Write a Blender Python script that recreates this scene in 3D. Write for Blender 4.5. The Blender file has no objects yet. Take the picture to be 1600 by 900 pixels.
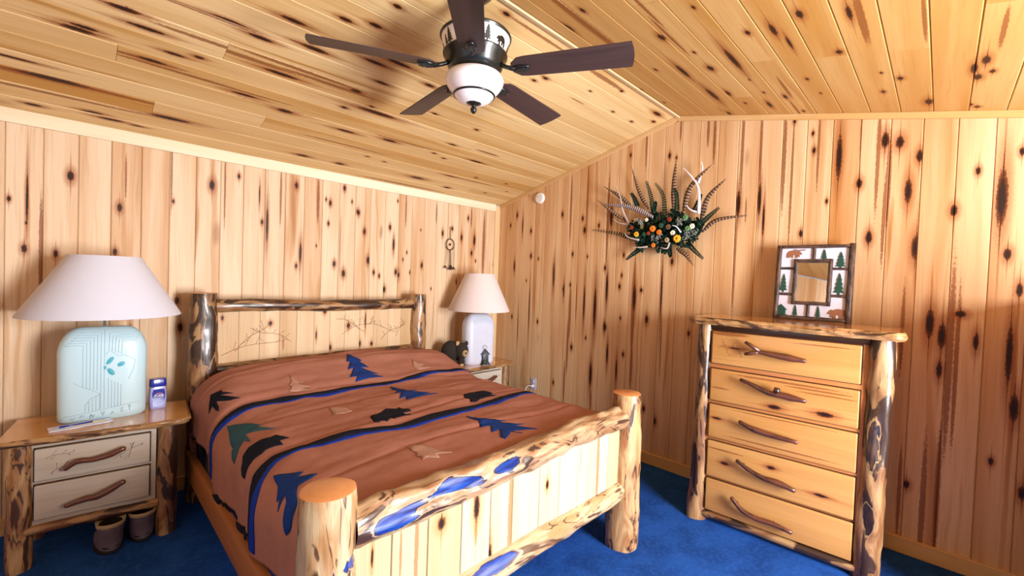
import bpy, bmesh, math, random
from mathutils import Vector, Matrix, noise, geometry
random.seed(7)
C = bpy.context.scene.collection
PI = math.pi

# ------------------------------------------------------------------ camera
CAM = Vector((-3.523, -3.737, 1.567))
R_ = Vector((.7036, -.7097, .0357)).normalized(); F_ = Vector((.7105, .7033, -.0226)).normalized()
U_ = R_.cross(F_).normalized(); F_ = U_.cross(R_).normalized()
cd = bpy.data.cameras.new('camera'); cam = bpy.data.objects.new('camera', cd); C.objects.link(cam)
cd.sensor_width = 36; cd.lens = 36 * 677.1 / 1600; cd.clip_start = .02
M = Matrix((R_, U_, -F_)).transposed().to_4x4(); M.translation = CAM; cam.matrix_world = M
bpy.context.scene.camera = cam

# ------------------------------------------------------------------ light and exposure
W = bpy.data.worlds.new('world'); bpy.context.scene.world = W; W.use_nodes = True
bg = W.node_tree.nodes['Background']; bg.inputs[0].default_value = (.62, .78, 1, 1); bg.inputs[1].default_value = .5
def area(name, loc, target, sx, sy, power, col):
    l = bpy.data.lights.new(name, 'AREA'); l.shape = 'RECTANGLE'; l.size = sx; l.size_y = sy; l.energy = power; l.color = col
    o = bpy.data.objects.new(name, l); C.objects.link(o); o.location = loc
    o.rotation_euler = (Vector(target) - Vector(loc)).to_track_quat('-Z', 'Y').to_euler()
    return o
# daylight through the window behind the camera, and a second one in the left wall
area('window_daylight', (-1.65, -5.50, 1.30), (-1.75, 0, 1.52), 1.0, 1.5, 245, (.95, .97, 1))
area('side_window_daylight', (-4.58, -2.75, 1.5), (0, -2.4, 1.5), 1.3, 1.15, 4, (.70, .85, 1))
vs = bpy.context.scene.view_settings
vs.view_transform = 'Standard'; vs.look = 'None'; vs.exposure = .42; vs.gamma = 1; vs.use_curve_mapping = False

# ------------------------------------------------------------------ helpers
class MB:
    """collects faces; gc is the grain coordinate of each vertex (length, across, depth)"""
    def __init__(s): s.v = []; s.f = []; s.g = []; s.n = 0
    def vert(s, p, g=None):
        s.v.append(tuple(p)); s.g.append(tuple(g) if g is not None else tuple(p)); return len(s.v) - 1
    def box(s, x0, x1, y0, y1, z0, z1, ax=0):
        P = [(x, y, z) for x in (x0, x1) for y in (y0, y1) for z in (z0, z1)]
        b = len(s.v)
        for p in P:
            g = (p[ax], p[(ax + 1) % 3], p[(ax + 2) % 3]); s.vert(p, g)
        for q in ((0, 1, 3, 2), (4, 6, 7, 5), (0, 4, 5, 1), (2, 3, 7, 6), (0, 2, 6, 4), (1, 5, 7, 3)): s.f.append(tuple(b + i for i in q))
        return s
    def tube(s, path, rad, n=10, fn=None, caps=True, flat=1.0, up=None):
        """path of points, rad a number, list or function of t; fn(theta, t, r) changes the radius"""
        P = [Vector(p) for p in path]; L = [0]
        for a, b in zip(P, P[1:]): L.append(L[-1] + (b - a).length)
        T = []
        for i in range(len(P)):
            T.append((P[min(i + 1, len(P) - 1)] - P[max(i - 1, 0)]).normalized())
        u = Vector(up) if up else (Vector((0, 0, 1)) if abs(T[0].z) < .9 else Vector((1, 0, 0)))
        base = len(s.v)
        for i, p in enumerate(P):
            t = L[i] / max(L[-1], 1e-9)
            r = rad(t) if callable(rad) else (rad[i] if isinstance(rad, (list, tuple)) else rad)
            a = T[i].cross(u).normalized(); b = a.cross(T[i]).normalized(); u = b
            for k in range(n):
                th = 2 * PI * k / n
                rr = fn(th, t, r) if fn else r
                s.vert(p + a * math.cos(th) * rr + b * math.sin(th) * rr * flat, (L[i], rr * math.cos(th), rr * math.sin(th)))
        for i in range(len(P) - 1):
            for k in range(n):
                a = base + i * n + k; b = base + i * n + (k + 1) % n
                s.f.append((a, b, b + n, a + n))
        if caps:
            for i, rev in ((0, True), (len(P) - 1, False)):
                ring = list(range(base + i * n, base + i * n + n))
                s.f.append(tuple(reversed(ring)) if rev else tuple(ring))
        return s
    def lathe(s, prof, n=32, c=(0, 0, 0), sx=1, sy=1, fn=None):
        base = len(s.v)
        for r, z in prof:
            for k in range(n):
                th = 2 * PI * k / n; q = fn(th) if fn else 1
                s.vert((c[0] + r * q * math.cos(th) * sx, c[1] + r * q * math.sin(th) * sy, c[2] + z), (z, th * .1, r))
        for i in range(len(prof) - 1):
            for k in range(n):
                a = base + i * n + k; b = base + i * n + (k + 1) % n
                s.f.append((a, b, b + n, a + n))
        return s
    def prism(s, outline, frame, t, bevel=0):
        """outline of 2-D points pushed to thickness t in frame (origin, ex, ey, en)"""
        o, ex, ey, en = [Vector(q) for q in frame]; n = len(outline); b = len(s.v)
        cx = sum(p[0] for p in outline) / n; cy = sum(p[1] for p in outline) / n
        rows = [(0, 1)] + ([(t - bevel, 1), (t, 0)] if bevel else [(t, 1)])
        for h, full in rows:
            for x, y in outline:
                if not full:
                    d = math.hypot(x - cx, y - cy) or 1; k = max(0, (d - bevel) / d); x = cx + (x - cx) * k; y = cy + (y - cy) * k
                s.vert(o + ex * x + ey * y + en * h, (x, y, h))
        for r in range(len(rows) - 1):
            for k in range(n):
                a = b + r * n + k; c = b + r * n + (k + 1) % n; s.f.append((a, c, c + n, a + n))
        s.f.append(tuple(range(b + n - 1, b - 1, -1))); m = b + (len(rows) - 1) * n; s.f.append(tuple(range(m, m + n)))
        return s
    def ball(s, c, r, n=8, m=6, fn=None):
        c = Vector(c); r = (r, r, r) if not isinstance(r, (tuple, list)) else r; b = len(s.v)
        s.vert(c + Vector((0, 0, -r[2]))); 
        for i in range(1, m):
            ph = -PI / 2 + PI * i / m
            for k in range(n):
                th = 2 * PI * k / n; q = fn(th, ph) if fn else 1
                s.vert(c + Vector((r[0] * q * math.cos(ph) * math.cos(th), r[1] * q * math.cos(ph) * math.sin(th), r[2] * q * math.sin(ph))))
        top = s.vert(c + Vector((0, 0, r[2])))
        for k in range(n):
            s.f.append((b, b + 1 + (k + 1) % n, b + 1 + k)); q = b + 1 + (m - 2) * n; s.f.append((q + k, q + (k + 1) % n, top))
            for i in range(m - 2):
                a = b + 1 + i * n + k; d = b + 1 + i * n + (k + 1) % n; s.f.append((a, d, d + n, a + n))
        return s
    def build(s, name, mat, parent=None, smooth=False, seed=None, tone=.5, angle=None):
        me = bpy.data.meshes.new(name); me.from_pydata(s.v, [], s.f)
        at = me.attributes.new('gc', 'FLOAT_VECTOR', 'POINT')
        at.data.foreach_set('vector', [c for g in s.g for c in g])
        me.materials.append(mat)
        if smooth:
            me.polygons.foreach_set('use_smooth', [True] * len(me.polygons))
            if angle: me.set_sharp_from_angle(angle=math.radians(angle))
        me.update()
        o = bpy.data.objects.new(name, me); C.objects.link(o); o.parent = parent
        o['seed'] = float(random.uniform(0, 60) if seed is None else seed); o['tone'] = float(tone)
        return o
def recalc(o):
    bm = bmesh.new(); bm.from_mesh(o.data); bmesh.ops.recalc_face_normals(bm, faces=bm.faces); bm.to_mesh(o.data); bm.free(); return o
def bevel(o, w, seg=2):
    bm = bmesh.new(); bm.from_mesh(o.data)
    bmesh.ops.bevel(bm, geom=bm.edges[:], offset=w, segments=seg, affect='EDGES', profile=.6)
    bm.to_mesh(o.data); bm.free()
    for p in o.data.polygons: p.use_smooth = True
    o.data.set_sharp_from_angle(angle=math.radians(45)); return o
def empty(name, loc, rz=0, label=None, cat=None, group=None):
    o = bpy.data.objects.new(name, None); C.objects.link(o); o.location = loc; o.rotation_euler = (0, 0, rz); o.empty_display_size = .05
    tag(o, label, cat, group); return o
def tag(o, label=None, cat=None, group=None, kind=None):
    for k, v in (('label', label), ('category', cat), ('group', group), ('kind', kind)):
        if v: o[k] = v
    return o
def copy_tree(o, parent=None):
    c = o.copy(); C.objects.link(c); c.parent = parent
    for ch in list(o.children): copy_tree(ch, c)
    return c
def nz(x, y=0, z=0): return noise.noise(Vector((x, y, z)))
def sm(a, b, x):
    t = max(0., min(1., (x - a) / (b - a))); return t * t * (3 - 2 * t)
def lerpn(a, b, n): return [tuple(a[k] + (b[k] - a[k]) * i / (n - 1) for k in range(3)) for i in range(n)]
def curve3(pts, n=12):
    """smooth path through three or more points"""
    P = [Vector(p) for p in pts]; Q = [2 * P[0] - P[1]] + P + [2 * P[-1] - P[-2]]; out = []
    m = max(2, n // (len(P) - 1))
    for i in range(1, len(Q) - 2):
        for k in range(m):
            t = k / m; a, b, c, d = Q[i - 1:i + 3]
            out.append(.5 * ((2 * b) + (c - a) * t + (2 * a - 5 * b + 4 * c - d) * t * t + (3 * b - a - 3 * c + d) * t ** 3))
    out.append(P[-1]); return out

# ------------------------------------------------------------------ materials
class NT:
    def __init__(s, name):
        s.m = bpy.data.materials.new(name); s.m.use_nodes = True; s.t = s.m.node_tree; s.b = s.t.nodes['Principled BSDF']
    def n(s, typ, **kw):
        x = s.t.nodes.new(typ)
        for k, v in kw.items(): setattr(x, k, v)
        return x
    def put(s, inp, v):
        if isinstance(v, bpy.types.NodeSocket): s.t.links.new(v, inp)
        elif isinstance(v, (tuple, list)) and len(v) == 3 and inp.type == 'RGBA': inp.default_value = (*v, 1)
        else: inp.default_value = v
    def math(s, op, a, b=0, c=0, clamp=False):
        x = s.n('ShaderNodeMath', operation=op, use_clamp=clamp); s.put(x.inputs[0], a); s.put(x.inputs[1], b); s.put(x.inputs[2], c); return x.outputs[0]
    def vm(s, op, a, b=(0, 0, 0)):
        x = s.n('ShaderNodeVectorMath', operation=op); s.put(x.inputs[0], a); s.put(x.inputs[1], b)
        return x.outputs['Value'] if op in ('DOT_PRODUCT', 'LENGTH') else x.outputs[0]
    def att(s, name, obj=False):
        x = s.n('ShaderNodeAttribute', attribute_name=name, attribute_type='OBJECT' if obj else 'GEOMETRY'); return x.outputs['Fac'] if obj == 1 else x.outputs['Vector']
    def noise(s, vec, scale=1, detail=3, dist=0, rough=.5):
        x = s.n('ShaderNodeTexNoise'); s.put(x.inputs['Vector'], vec); x.inputs['Scale'].default_value = scale; x.inputs['Detail'].default_value = detail
        x.inputs['Distortion'].default_value = dist; x.inputs['Roughness'].default_value = rough; return x.outputs['Fac']
    def ss(s, v, a, b, hi=1.0, lo=0.0):
        x = s.n('ShaderNodeMapRange', interpolation_type='SMOOTHSTEP'); s.put(x.inputs[0], v)
        if a > b: a, b, lo, hi = b, a, hi, lo
        x.inputs[1].default_value = a; x.inputs[2].default_value = b; x.inputs[3].default_value = lo; x.inputs[4].default_value = hi; return x.outputs[0]
    def mix(s, f, a, b, blend='MIX'):
        x = s.n('ShaderNodeMix', data_type='RGBA', blend_type=blend); s.put(x.inputs[0], f); s.put(x.inputs[6], a); s.put(x.inputs[7], b); return x.outputs[2]
    def out(s, col=None, rough=.5, metal=0, coat=0, bump=None, bstr=.3, bdist=.002, spec=.5, coatr=.1):
        if col is not None: s.put(s.b.inputs['Base Color'], col)
        s.put(s.b.inputs['Roughness'], rough); s.b.inputs['Metallic'].default_value = metal; s.b.inputs['Specular IOR Level'].default_value = spec
        s.b.inputs['Coat Weight'].default_value = coat; s.b.inputs['Coat Roughness'].default_value = coatr
        if bump is not None:
            x = s.n('ShaderNodeBump'); x.inputs['Strength'].default_value = bstr; x.inputs['Distance'].default_value = bdist
            s.put(x.inputs['Height'], bump); s.t.links.new(x.outputs[0], s.b.inputs['Normal'])
        return s.m
def grain_base(m, scale=1.0):
    g = m.att('gc'); sd = m.att('seed', 1)
    off = m.n('ShaderNodeCombineXYZ'); m.put(off.inputs[0], m.math('MULTIPLY', sd, 3.7)); m.put(off.inputs[1], m.math('MULTIPLY', sd, 1.9)); m.put(off.inputs[2], sd)
    return g, m.vm('ADD', m.vm('MULTIPLY', g, (scale,) * 3), off.outputs[0])
def board_wood(name, light, tan, brown, knot=(.022, .007, .004), explicit=True, rk=.55, rough=.5, coat=0, streak=.68):
    m = NT(name); g, P = grain_base(m); tone = m.att('tone', 1)
    wob = m.noise(m.vm('MULTIPLY', P, (3, 10, 1)), 1, 2)
    wv = m.n('ShaderNodeCombineXYZ'); m.put(wv.inputs[1], m.math('MULTIPLY', m.math('SUBTRACT', wob, .5), .035))
    Pw = m.vm('ADD', P, wv.outputs[0])
    n1 = m.noise(m.vm('MULTIPLY', Pw, (.5, 9, 9)), 1, 2, .5)
    n2 = m.noise(m.vm('MULTIPLY', Pw, (2.5, 130, 60)), 1, 2)
    n3 = m.noise(m.vm('MULTIPLY', Pw, (.40, 10, 5)), 1, 1.5, 1.0)
    f = m.math('ADD', m.math('MULTIPLY', m.math('MULTIPLY', tone, tone), .95), m.math('MULTIPLY', m.math('SUBTRACT', n1, .42), 1.6), clamp=True)
    col = m.mix(f, light, tan)
    col = m.mix(m.ss(n3, streak, streak + .10, .8), col, brown)
    col = m.mix(m.ss(n3, streak - .05, streak, .55), col, tan)
    col = m.mix(m.math('MULTIPLY', m.ss(n2, .5, .75), .22), col, [c * .55 for c in tan])
    # knots that turn up by chance
    vo = m.n('ShaderNodeTexVoronoi', feature='F1'); m.put(vo.inputs['Vector'], m.vm('MULTIPLY', Pw, (2.0, 6.9, 0.01))); vo.inputs['Scale'].default_value = 1
    sp = m.n('ShaderNodeSeparateColor'); m.t.links.new(vo.outputs['Color'], sp.inputs[0])
    gate = m.ss(sp.outputs[0], 1 - rk, 1 - rk + .02)
    size = m.math('ADD', .45, m.math('MULTIPLY', sp.outputs[1], 1.1))
    rr = m.math('DIVIDE', vo.outputs['Distance'], m.math('MULTIPLY', size, .075))
    kn = m.math('ADD', rr, m.math('MULTIPLY', m.math('SUBTRACT', n2, .5), .5))
    col = m.mix(m.math('MULTIPLY', m.ss(kn, 3.0, 1.2, .45), gate), col, brown)
    col = m.mix(m.math('MULTIPLY', m.ss(kn, 1.15, .75), gate), col, knot)
    if explicit:
        K = S = None
        gw = m.vm('ADD', g, wv.outputs[0])
        for i in range(7):
            ka = m.att('ka%d' % i, 2); kb = m.att('kb%d' % i, 2)
            d = m.vm('ABSOLUTE', m.vm('MULTIPLY', m.vm('SUBTRACT', m.vm('MULTIPLY', gw if i < 0 else g, (1, 1, 0)), ka), kb))
            a = m.vm('LENGTH', m.vm('MULTIPLY', d, (1, 1, 0))); b = m.vm('DOT_PRODUCT', d, (.45, 4.2, 0))
            # third component: 0 for a knot, 1 for a streak
            z = m.vm('DOT_PRODUCT', d, (0, 0, 1)); isst = m.math('GREATER_THAN', z, .5)
            ak = m.math('ADD', a, m.math('MULTIPLY', isst, 50)); bk = m.math('ADD', b, m.math('MULTIPLY', isst, 50))
            as_ = m.math('ADD', a, m.math('MULTIPLY', m.math('SUBTRACT', 1, isst), 50))
            k = m.math('MINIMUM', ak, bk)
            K = k if K is None else m.math('MINIMUM', K, k); S = as_ if S is None else m.math('MINIMUM', S, as_)
        jit = m.math('MULTIPLY', m.math('SUBTRACT', m.noise(m.vm('MULTIPLY', g, (60, 120, 1)), 1, 2), .5), .8)
        K = m.math('ADD', K, jit); S = m.math('ADD', S, jit)
        col = m.mix(m.ss(S, 1.15, .7, .8), col, brown)
        col = m.mix(m.ss(K, 3.4, 1.2, .62), col, [brown[0] * 1.5, brown[1] * 1.6, brown[2] * 1.6])
        col = m.mix(m.ss(K, 1.4, 1.0), col, [c * .55 for c in brown])
        col = m.mix(m.ss(K, 1.0, .6), col, knot)
    return m.out(col, rough, coat=coat, bump=n2, bstr=.12, bdist=.001, spec=.25)
def log_wood(name, light, mid, dark, dk=.56, scale=1.0, blue=0, rough=.38, coat=.3):
    m = NT(name); g, P = grain_base(m, scale)
    n1 = m.noise(m.vm('MULTIPLY', P, (4, 16, 16)), 1, 4, .9)
    n2 = m.noise(m.vm('MULTIPLY', P, (2.4, 9, 9)), 1, 3, 1.4)
    n3 = m.noise(m.vm('MULTIPLY', P, (9, 90, 90)), 1, 2)
    ln = m.math('ABSOLUTE', m.math('SUBTRACT', n2, .5))
    col = m.mix(m.ss(n1, .35, .65), light, mid)
    col = m.mix(m.ss(n3, .5, .8, .35), col, [c * .5 for c in mid])
    col = m.mix(m.math('MULTIPLY', m.ss(ln, .026, .006, .9), m.ss(n1, .47, .54)), col, dark)
    col = m.mix(m.ss(n2, dk, dk + .05), col, m.mix(n3, dark, [c * .35 for c in mid]))
    if True:
        h = m.n('ShaderNodeAttribute', attribute_name='hollow').outputs['Fac']   # bark pockets; with blue set, a blue reflection is painted into them
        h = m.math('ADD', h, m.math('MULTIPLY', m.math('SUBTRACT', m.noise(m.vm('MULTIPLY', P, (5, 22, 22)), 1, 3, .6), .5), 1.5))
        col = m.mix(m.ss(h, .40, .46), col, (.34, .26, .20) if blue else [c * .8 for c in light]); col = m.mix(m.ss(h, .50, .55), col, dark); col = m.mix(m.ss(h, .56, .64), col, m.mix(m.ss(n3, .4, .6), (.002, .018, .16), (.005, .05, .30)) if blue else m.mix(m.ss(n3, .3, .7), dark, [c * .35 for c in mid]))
    return m.out(col, rough, coat=coat, bump=m.math('ADD', n2, m.math('MULTIPLY', n3, .3)), bstr=.6, bdist=.006)
def plain(name, col, rough=.5, metal=0, coat=0, var=0, vs=60, bump=0, trans=0, sheen=0):
    m = NT(name); sp = .08 if rough >= .75 else .5
    if var or bump:
        g = m.att('gc'); n = m.noise(g, vs, 3)
        c = m.mix(n, [c * (1 - var) for c in col], [min(1, c * (1 + var)) for c in col])
        r = m.out(c, rough, metal, coat, n if bump else None, bump, .002, spec=sp)
    else: r = m.out(col, rough, metal, coat, spec=sp)
    if trans: m.b.inputs['Transmission Weight'].default_value = trans
    if 0: m.b.inputs['Sheen Weight'].default_value = sheen
    return r

LIGHT, TAN, BROWN = (.84, .60, .34), (.70, .40, .15), (.36, .115, .022)
M_wall = board_wood('knotty_pine_wall', (.76, .57, .385), (.50, .25, .09), (.22, .055, .010), rk=.08, streak=.66)
M_wall_right = board_wood('warm_bounce_pine_wall', (.74, .50, .285), (.48, .215, .065), (.20, .05, .009), rk=.08, streak=.66)  # M_wall made more orange, imitating warm bounced light on this wall
M_ceil_right = board_wood('shaded_pine_ceiling', (.66, .41, .155), (.50, .24, .055), (.22, .055, .010), rk=.05, streak=.70)  # M_ceil made darker orange, imitating the dimmer light on this slope
M_frieze = board_wood('pale_frieze', (.88, .76, .56), (.74, .52, .30), (.4, .15, .05), explicit=False, rk=.25, streak=.8)
M_ceil = board_wood('knotty_pine_ceiling', (.74, .52, .25), (.52, .27, .065), (.22, .055, .010), rk=.08, streak=.685)
M_trim = board_wood('pine_trim', (.78, .58, .34), (.58, .33, .12), (.5, .2, .06), explicit=False, rk=.08, streak=.8)
M_panel = board_wood('pale_pine_panel', (.50, .43, .30), (.42, .30, .15), (.36, .14, .04), rk=.04, streak=.70)
M_hpanel = board_wood('headboard_pine_panel', (.66, .50, .32), (.50, .32, .16), (.30, .10, .03), rk=.04, streak=.72)
M_drawer = board_wood('honey_pine_drawer', (.49, .25, .080), (.38, .155, .036), (.20, .05, .012), rk=.05, coat=.5, rough=.3, streak=.71)
M_drawer2 = board_wood('pale_drawer_front', (.54, .49, .42), (.44, .35, .25), (.25, .11, .05), explicit=False, rk=.30, coat=.4, rough=.32, streak=.75)
M_slab = board_wood('varnished_slab', (.62, .30, .085), (.50, .20, .045), (.35, .1, .02), explicit=False, rk=.15, coat=.8, rough=.2)
M_case = board_wood('red_brown_case', (.48, .19, .06), (.36, .12, .035), (.2, .05, .012), explicit=False, rk=.1, coat=.4, rough=.3)
M_rail = board_wood('side_rail_wood', (.42, .16, .05), (.32, .11, .03), (.2, .05, .012), explicit=False, rk=.1)
M_log = log_wood('peeled_log', (.50, .32, .15), (.28, .115, .04), (.024, .010, .007), dk=.545)
M_logdark = log_wood('bark_streaked_log', (.37, .21, .09), (.18, .07, .026), (.014, .008, .007), dk=.485)
M_logglint = log_wood('blue_glint_log', (.42, .29, .165), (.21, .085, .03), (.022, .010, .010), dk=.565, blue=1)
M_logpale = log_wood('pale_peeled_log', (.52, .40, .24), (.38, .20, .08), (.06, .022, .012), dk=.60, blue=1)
M_edge = log_wood('live_edge', (.40, .22, .085), (.22, .09, .03), (.04, .018, .01), dk=.55, scale=1.5)
M_end = board_wood('end_grain', (.66, .30, .11), (.52, .2, .06), (.25, .08, .02), explicit=False, rk=.0, coat=.4)
M_handle = log_wood('dark_twig', (.13, .038, .018), (.075, .022, .012), (.015, .006, .005), dk=.62, rough=.32, coat=.35)
M_gap = plain('dark_gap', (.03, .015, .008), .8)

# ------------------------------------------------------------------ setting
BW = .1456                                   # board face width
EAVE, RIDGE, RY, SLOPE = 2.413, 2.961, -2.118, .2174
FRONT, LEFT = -5.60, -4.68
def roof(y): return EAVE + (RIDGE - EAVE) * y / RY if y > RY else RIDGE + SLOPE * (y - RY)
# knots (length, across, size, half length) on the back wall, the right wall and the two slopes; a negative size is a brown streak
KA = [[2.085,-3.545,1.2,0],[1.927,-3.325,1,0],[1.924,-3.718,0.4,0.12],[1.784,-3.72,0.4,0],[1.637,-3.727,0.9,0],[1.617,-3.603,0.8,0],[1.645,-3.344,0.8,0],[2.008,-3.054,0.5,0],[1.913,-3.787,0.6,0],[2.126,-3.297,-0.5,0.15],[2.198,-3.065,-0.5,0.3],[1.623,-3.663,-0.9,0.35],[2.156,-2.836,1.3,0.03],[2.251,-2.67,0.7,0],[1.917,-2.474,0.7,0.11],[1.93,-2.51,0.7,0],[2.254,-2.266,1,0],[1.711,-2.224,0.8,0.07],[1.604,-2.254,0.7,0],[2.153,-1.99,0.9,0.02],[2.179,-2.026,0.5,0],[1.978,-2.002,0.7,0],[1.637,-1.944,1,0],[1.556,-1.86,1.2,0],[2.3,-1.869,0.9,0],[1.78,-2.098,0.4,0],[2.193,-1.799,0.5,0],[2.111,-1.746,0.8,0],[2.146,-2.381,-0.8,0.25],[2.161,-2.092,-1.3,0.2],[2.14,-2.757,-0.6,0.3],[2.136,-2.531,0.35,0.06],[1.805,-1.897,-0.4,0.3],[2.105,-1.735,0.9,0],[1.942,-1.676,1,0],[1.684,-1.632,1.3,0],[1.575,-1.575,0.8,0],[1.544,-1.519,0.7,0],[2.008,-1.421,0.9,0],[1.847,-1.378,0.8,0.05],[1.587,-1.347,1,0],[2.268,-1.346,0.5,0],[1.782,-1.231,0.5,0],[1.71,-1.272,0.5,0],[1.588,-1.189,0.6,0],[1.418,-1.464,1.1,0],[1.665,-1.055,1,0],[2.018,-1.08,0.4,0],[1.428,-0.935,0.5,0],[2.209,-0.894,-0.9,0.12],[2.012,-0.81,0.9,0.025],[2.073,-0.686,0.9,0.015],[1.99,-0.557,1,0.03],[2.21,-0.471,0.9,0],[1.975,-0.374,1.2,0.05],[1.83,-0.409,1,0],[1.746,-0.347,0.6,0],[1.508,-0.606,0.9,0],[1.906,-0.066,0.5,0],[1.719,-0.069,0.8,0],[1.569,-0.062,0.8,0],[1.923,-0.234,-2.2,0.42],[2.223,-0.426,-1.2,0.12],[2.203,-1.254,-0.9,0.2],[1.33,-3.027,1,0],[1.144,-3.004,1.2,0],[1.159,-3.267,0.6,0]]
KB = [[2.172,-0.192,0.8,0],[2.281,-0.29,1.1,0],[2.161,-0.382,0.6,0.08],[2.092,-0.512,0.9,0.02],[1.818,-0.525,1,0],[1.705,-0.275,0.9,0.05],[1.546,-0.469,0.5,0],[1.787,-0.635,0.6,0],[1.612,-0.856,0.9,0.11],[1.463,-0.997,0.8,0.06],[2.241,-0.941,1,0],[1.523,-1.075,0.7,0],[1.83,-1.09,0.8,0],[2.181,-1.197,0.9,0],[2.065,-1.225,1.2,0],[1.678,-1.243,0.5,0],[1.347,-1.252,0.8,0.15],[1.805,-1.27,0.6,0],[1.302,-1.379,1.3,0.17],[2.1,-1.388,0.8,0],[2.178,-1.522,1.4,0.08],[1.694,-1.475,0.9,0],[1.503,-1.504,1,0.12],[1.137,-1.501,1.1,0],[1.416,-1.492,0.6,0],[1.814,-1.669,0.8,0],[1.628,-1.655,0.7,0],[1.526,-1.637,0.9,0],[1.238,-1.66,0.6,0],[1.432,-1.791,1.4,0.1],[1.009,-1.286,0.6,0],[1.128,-0.265,0.8,0],[1.017,-0.362,0.4,0.15],[1.238,-0.526,0.5,0.2],[1.108,-0.655,0.8,0],[2.307,-1.048,-1.3,0.4],[2.325,-1.245,-1.2,0.4],[2.112,-1.485,-1.3,0.5],[1.243,-1.083,-1.6,0.3],[1.349,-1.784,-1.8,0.5],[2.543,-0.462,1,0.03],[2.715,-1.697,0.7,0],[2.647,-2.064,0.9,0],[2.618,-2.124,0.6,0],[3.024,-1.94,0.6,0],[2.857,-2.152,-0.9,0.12],[2.791,-2.375,-1.1,0.14],[2.718,-2.426,-1.2,0.22],[2.616,-2.636,-0.8,0.4],[2.593,-2.76,-0.8,0.3],[2.833,-1.849,-1,0.3],[2.805,-2.374,-0.8,0.1],[2.188,-2.622,1.2,0.08],[1.742,-2.614,-0.8,0.4],[2.682,-2.629,-0.7,0.4],[2.132,-2.676,-0.6,0.1],[2.208,-2.765,0.9,0.1],[2.056,-2.797,0.6,0.1],[2.466,-2.91,-1.2,0.4],[2.299,-2.961,-0.8,0.5],[2.733,-2.963,0.7,0],[2.506,-3.085,0.8,0],[2.623,-3.074,0.6,0],[2.509,-3.11,-0.8,0.3],[2.155,-3.17,0.6,0],[2.436,-3.225,1.3,0.12],[2.251,-3.336,1.2,0],[2.568,-3.336,-0.9,0.2],[1.9,-3.398,1.3,0.03],[1.946,-3.033,0.9,0],[1.67,-3.38,0.7,0],[1.6,-0.855,0.7,0.06],[1.475,-0.99,0.8,0],[1.676,-1.245,0.6,0],[0.895,-1.119,1,0],[0.888,-1.068,-1.4,0.3],[1.357,-1.159,-0.7,0.2],[1.008,-1.291,0.5,0],[0.85,-1.279,0.5,0],[0.663,-1.36,1.3,0.1],[0.399,-1.373,-1.3,0.12],[0.496,-0.903,0.8,0],[0.571,-1.266,0.5,0],[1.242,-1.657,0.6,0],[0.909,-1.703,0.8,0],[0.756,-1.639,0.7,0.08],[0.888,-1.536,0.8,0.08],[1.141,-1.494,1,0.04],[1.448,-1.792,1.1,0.06],[1.502,-1.856,1,0.015],[0.823,-1.787,-1.5,0.25],[1.491,-2.043,0.6,0.2],[1.753,-2.125,1,0],[1.461,-2.109,0.5,0],[1.025,-2.058,-0.6,0.3],[1.249,-1.918,1.2,0.03],[0.465,-1.926,0.9,0],[0.382,-2.032,1.1,0],[0.873,-2.085,0.5,0],[1.169,-2.291,0.8,0],[0.603,-1.717,0.5,0],[0.43,-1.508,0.8,0.07],[0.512,-1.043,-1.3,0.25],[2.502,-3.453,1.5,0.04],[2.477,-3.522,1.5,0.03],[2.378,-3.613,1.2,0.03],[2.175,-3.571,1.3,0.06],[1.91,-3.398,1.1,0.03],[1.835,-3.619,1.6,0.06],[2.091,-3.691,0.9,0],[2.042,-3.769,1.2,0],[1.93,-3.696,0.9,0],[2.255,-3.855,0.8,0],[2.166,-3.87,0.4,0.13],[1.992,-3.877,0.4,0.1],[2.496,-3.844,0.5,0],[2.096,-3.949,1.7,0.13],[1.791,-3.981,1.2,0],[1.944,-3.994,0.6,0],[2.334,-4.011,0.8,0],[2.227,-4.009,0.5,0.08],[2.416,-3.422,-1.1,0.4],[2.188,-3.404,-0.9,0.4],[2.237,-3.477,-1.4,0.3],[2.01,-3.465,-1,0.3],[2.093,-3.785,-0.7,0.5],[2.078,-3.929,-0.7,0.9],[1.39,-3.697,1.5,0.07],[1.321,-3.75,1.4,0.06],[1.455,-3.819,1.8,0.015],[1.127,-3.747,1,0.04],[1.306,-3.885,0.9,0.04],[1.252,-4.009,1,0.13],[0.932,-3.693,1,0.04],[0.97,-4.037,1.4,0.06],[1.6,-4.031,1,0.03],[1.198,-3.785,-1.6,0.6],[1.149,-3.813,-1,0.5],[1.015,-3.673,-1,0.5],[1.334,-3.579,-1,0.3],[0.415,-3.635,1.2,0.02],[0.318,-3.729,0.8,0],[0.425,-3.861,0.8,0],[0.663,-3.967,0.8,0],[0.53,-4.084,1.3,0],[0.426,-3.768,-1.3,0.4],[0.277,-3.709,-1.4,0.5],[0.365,-3.605,-1,0.3]]
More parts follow.
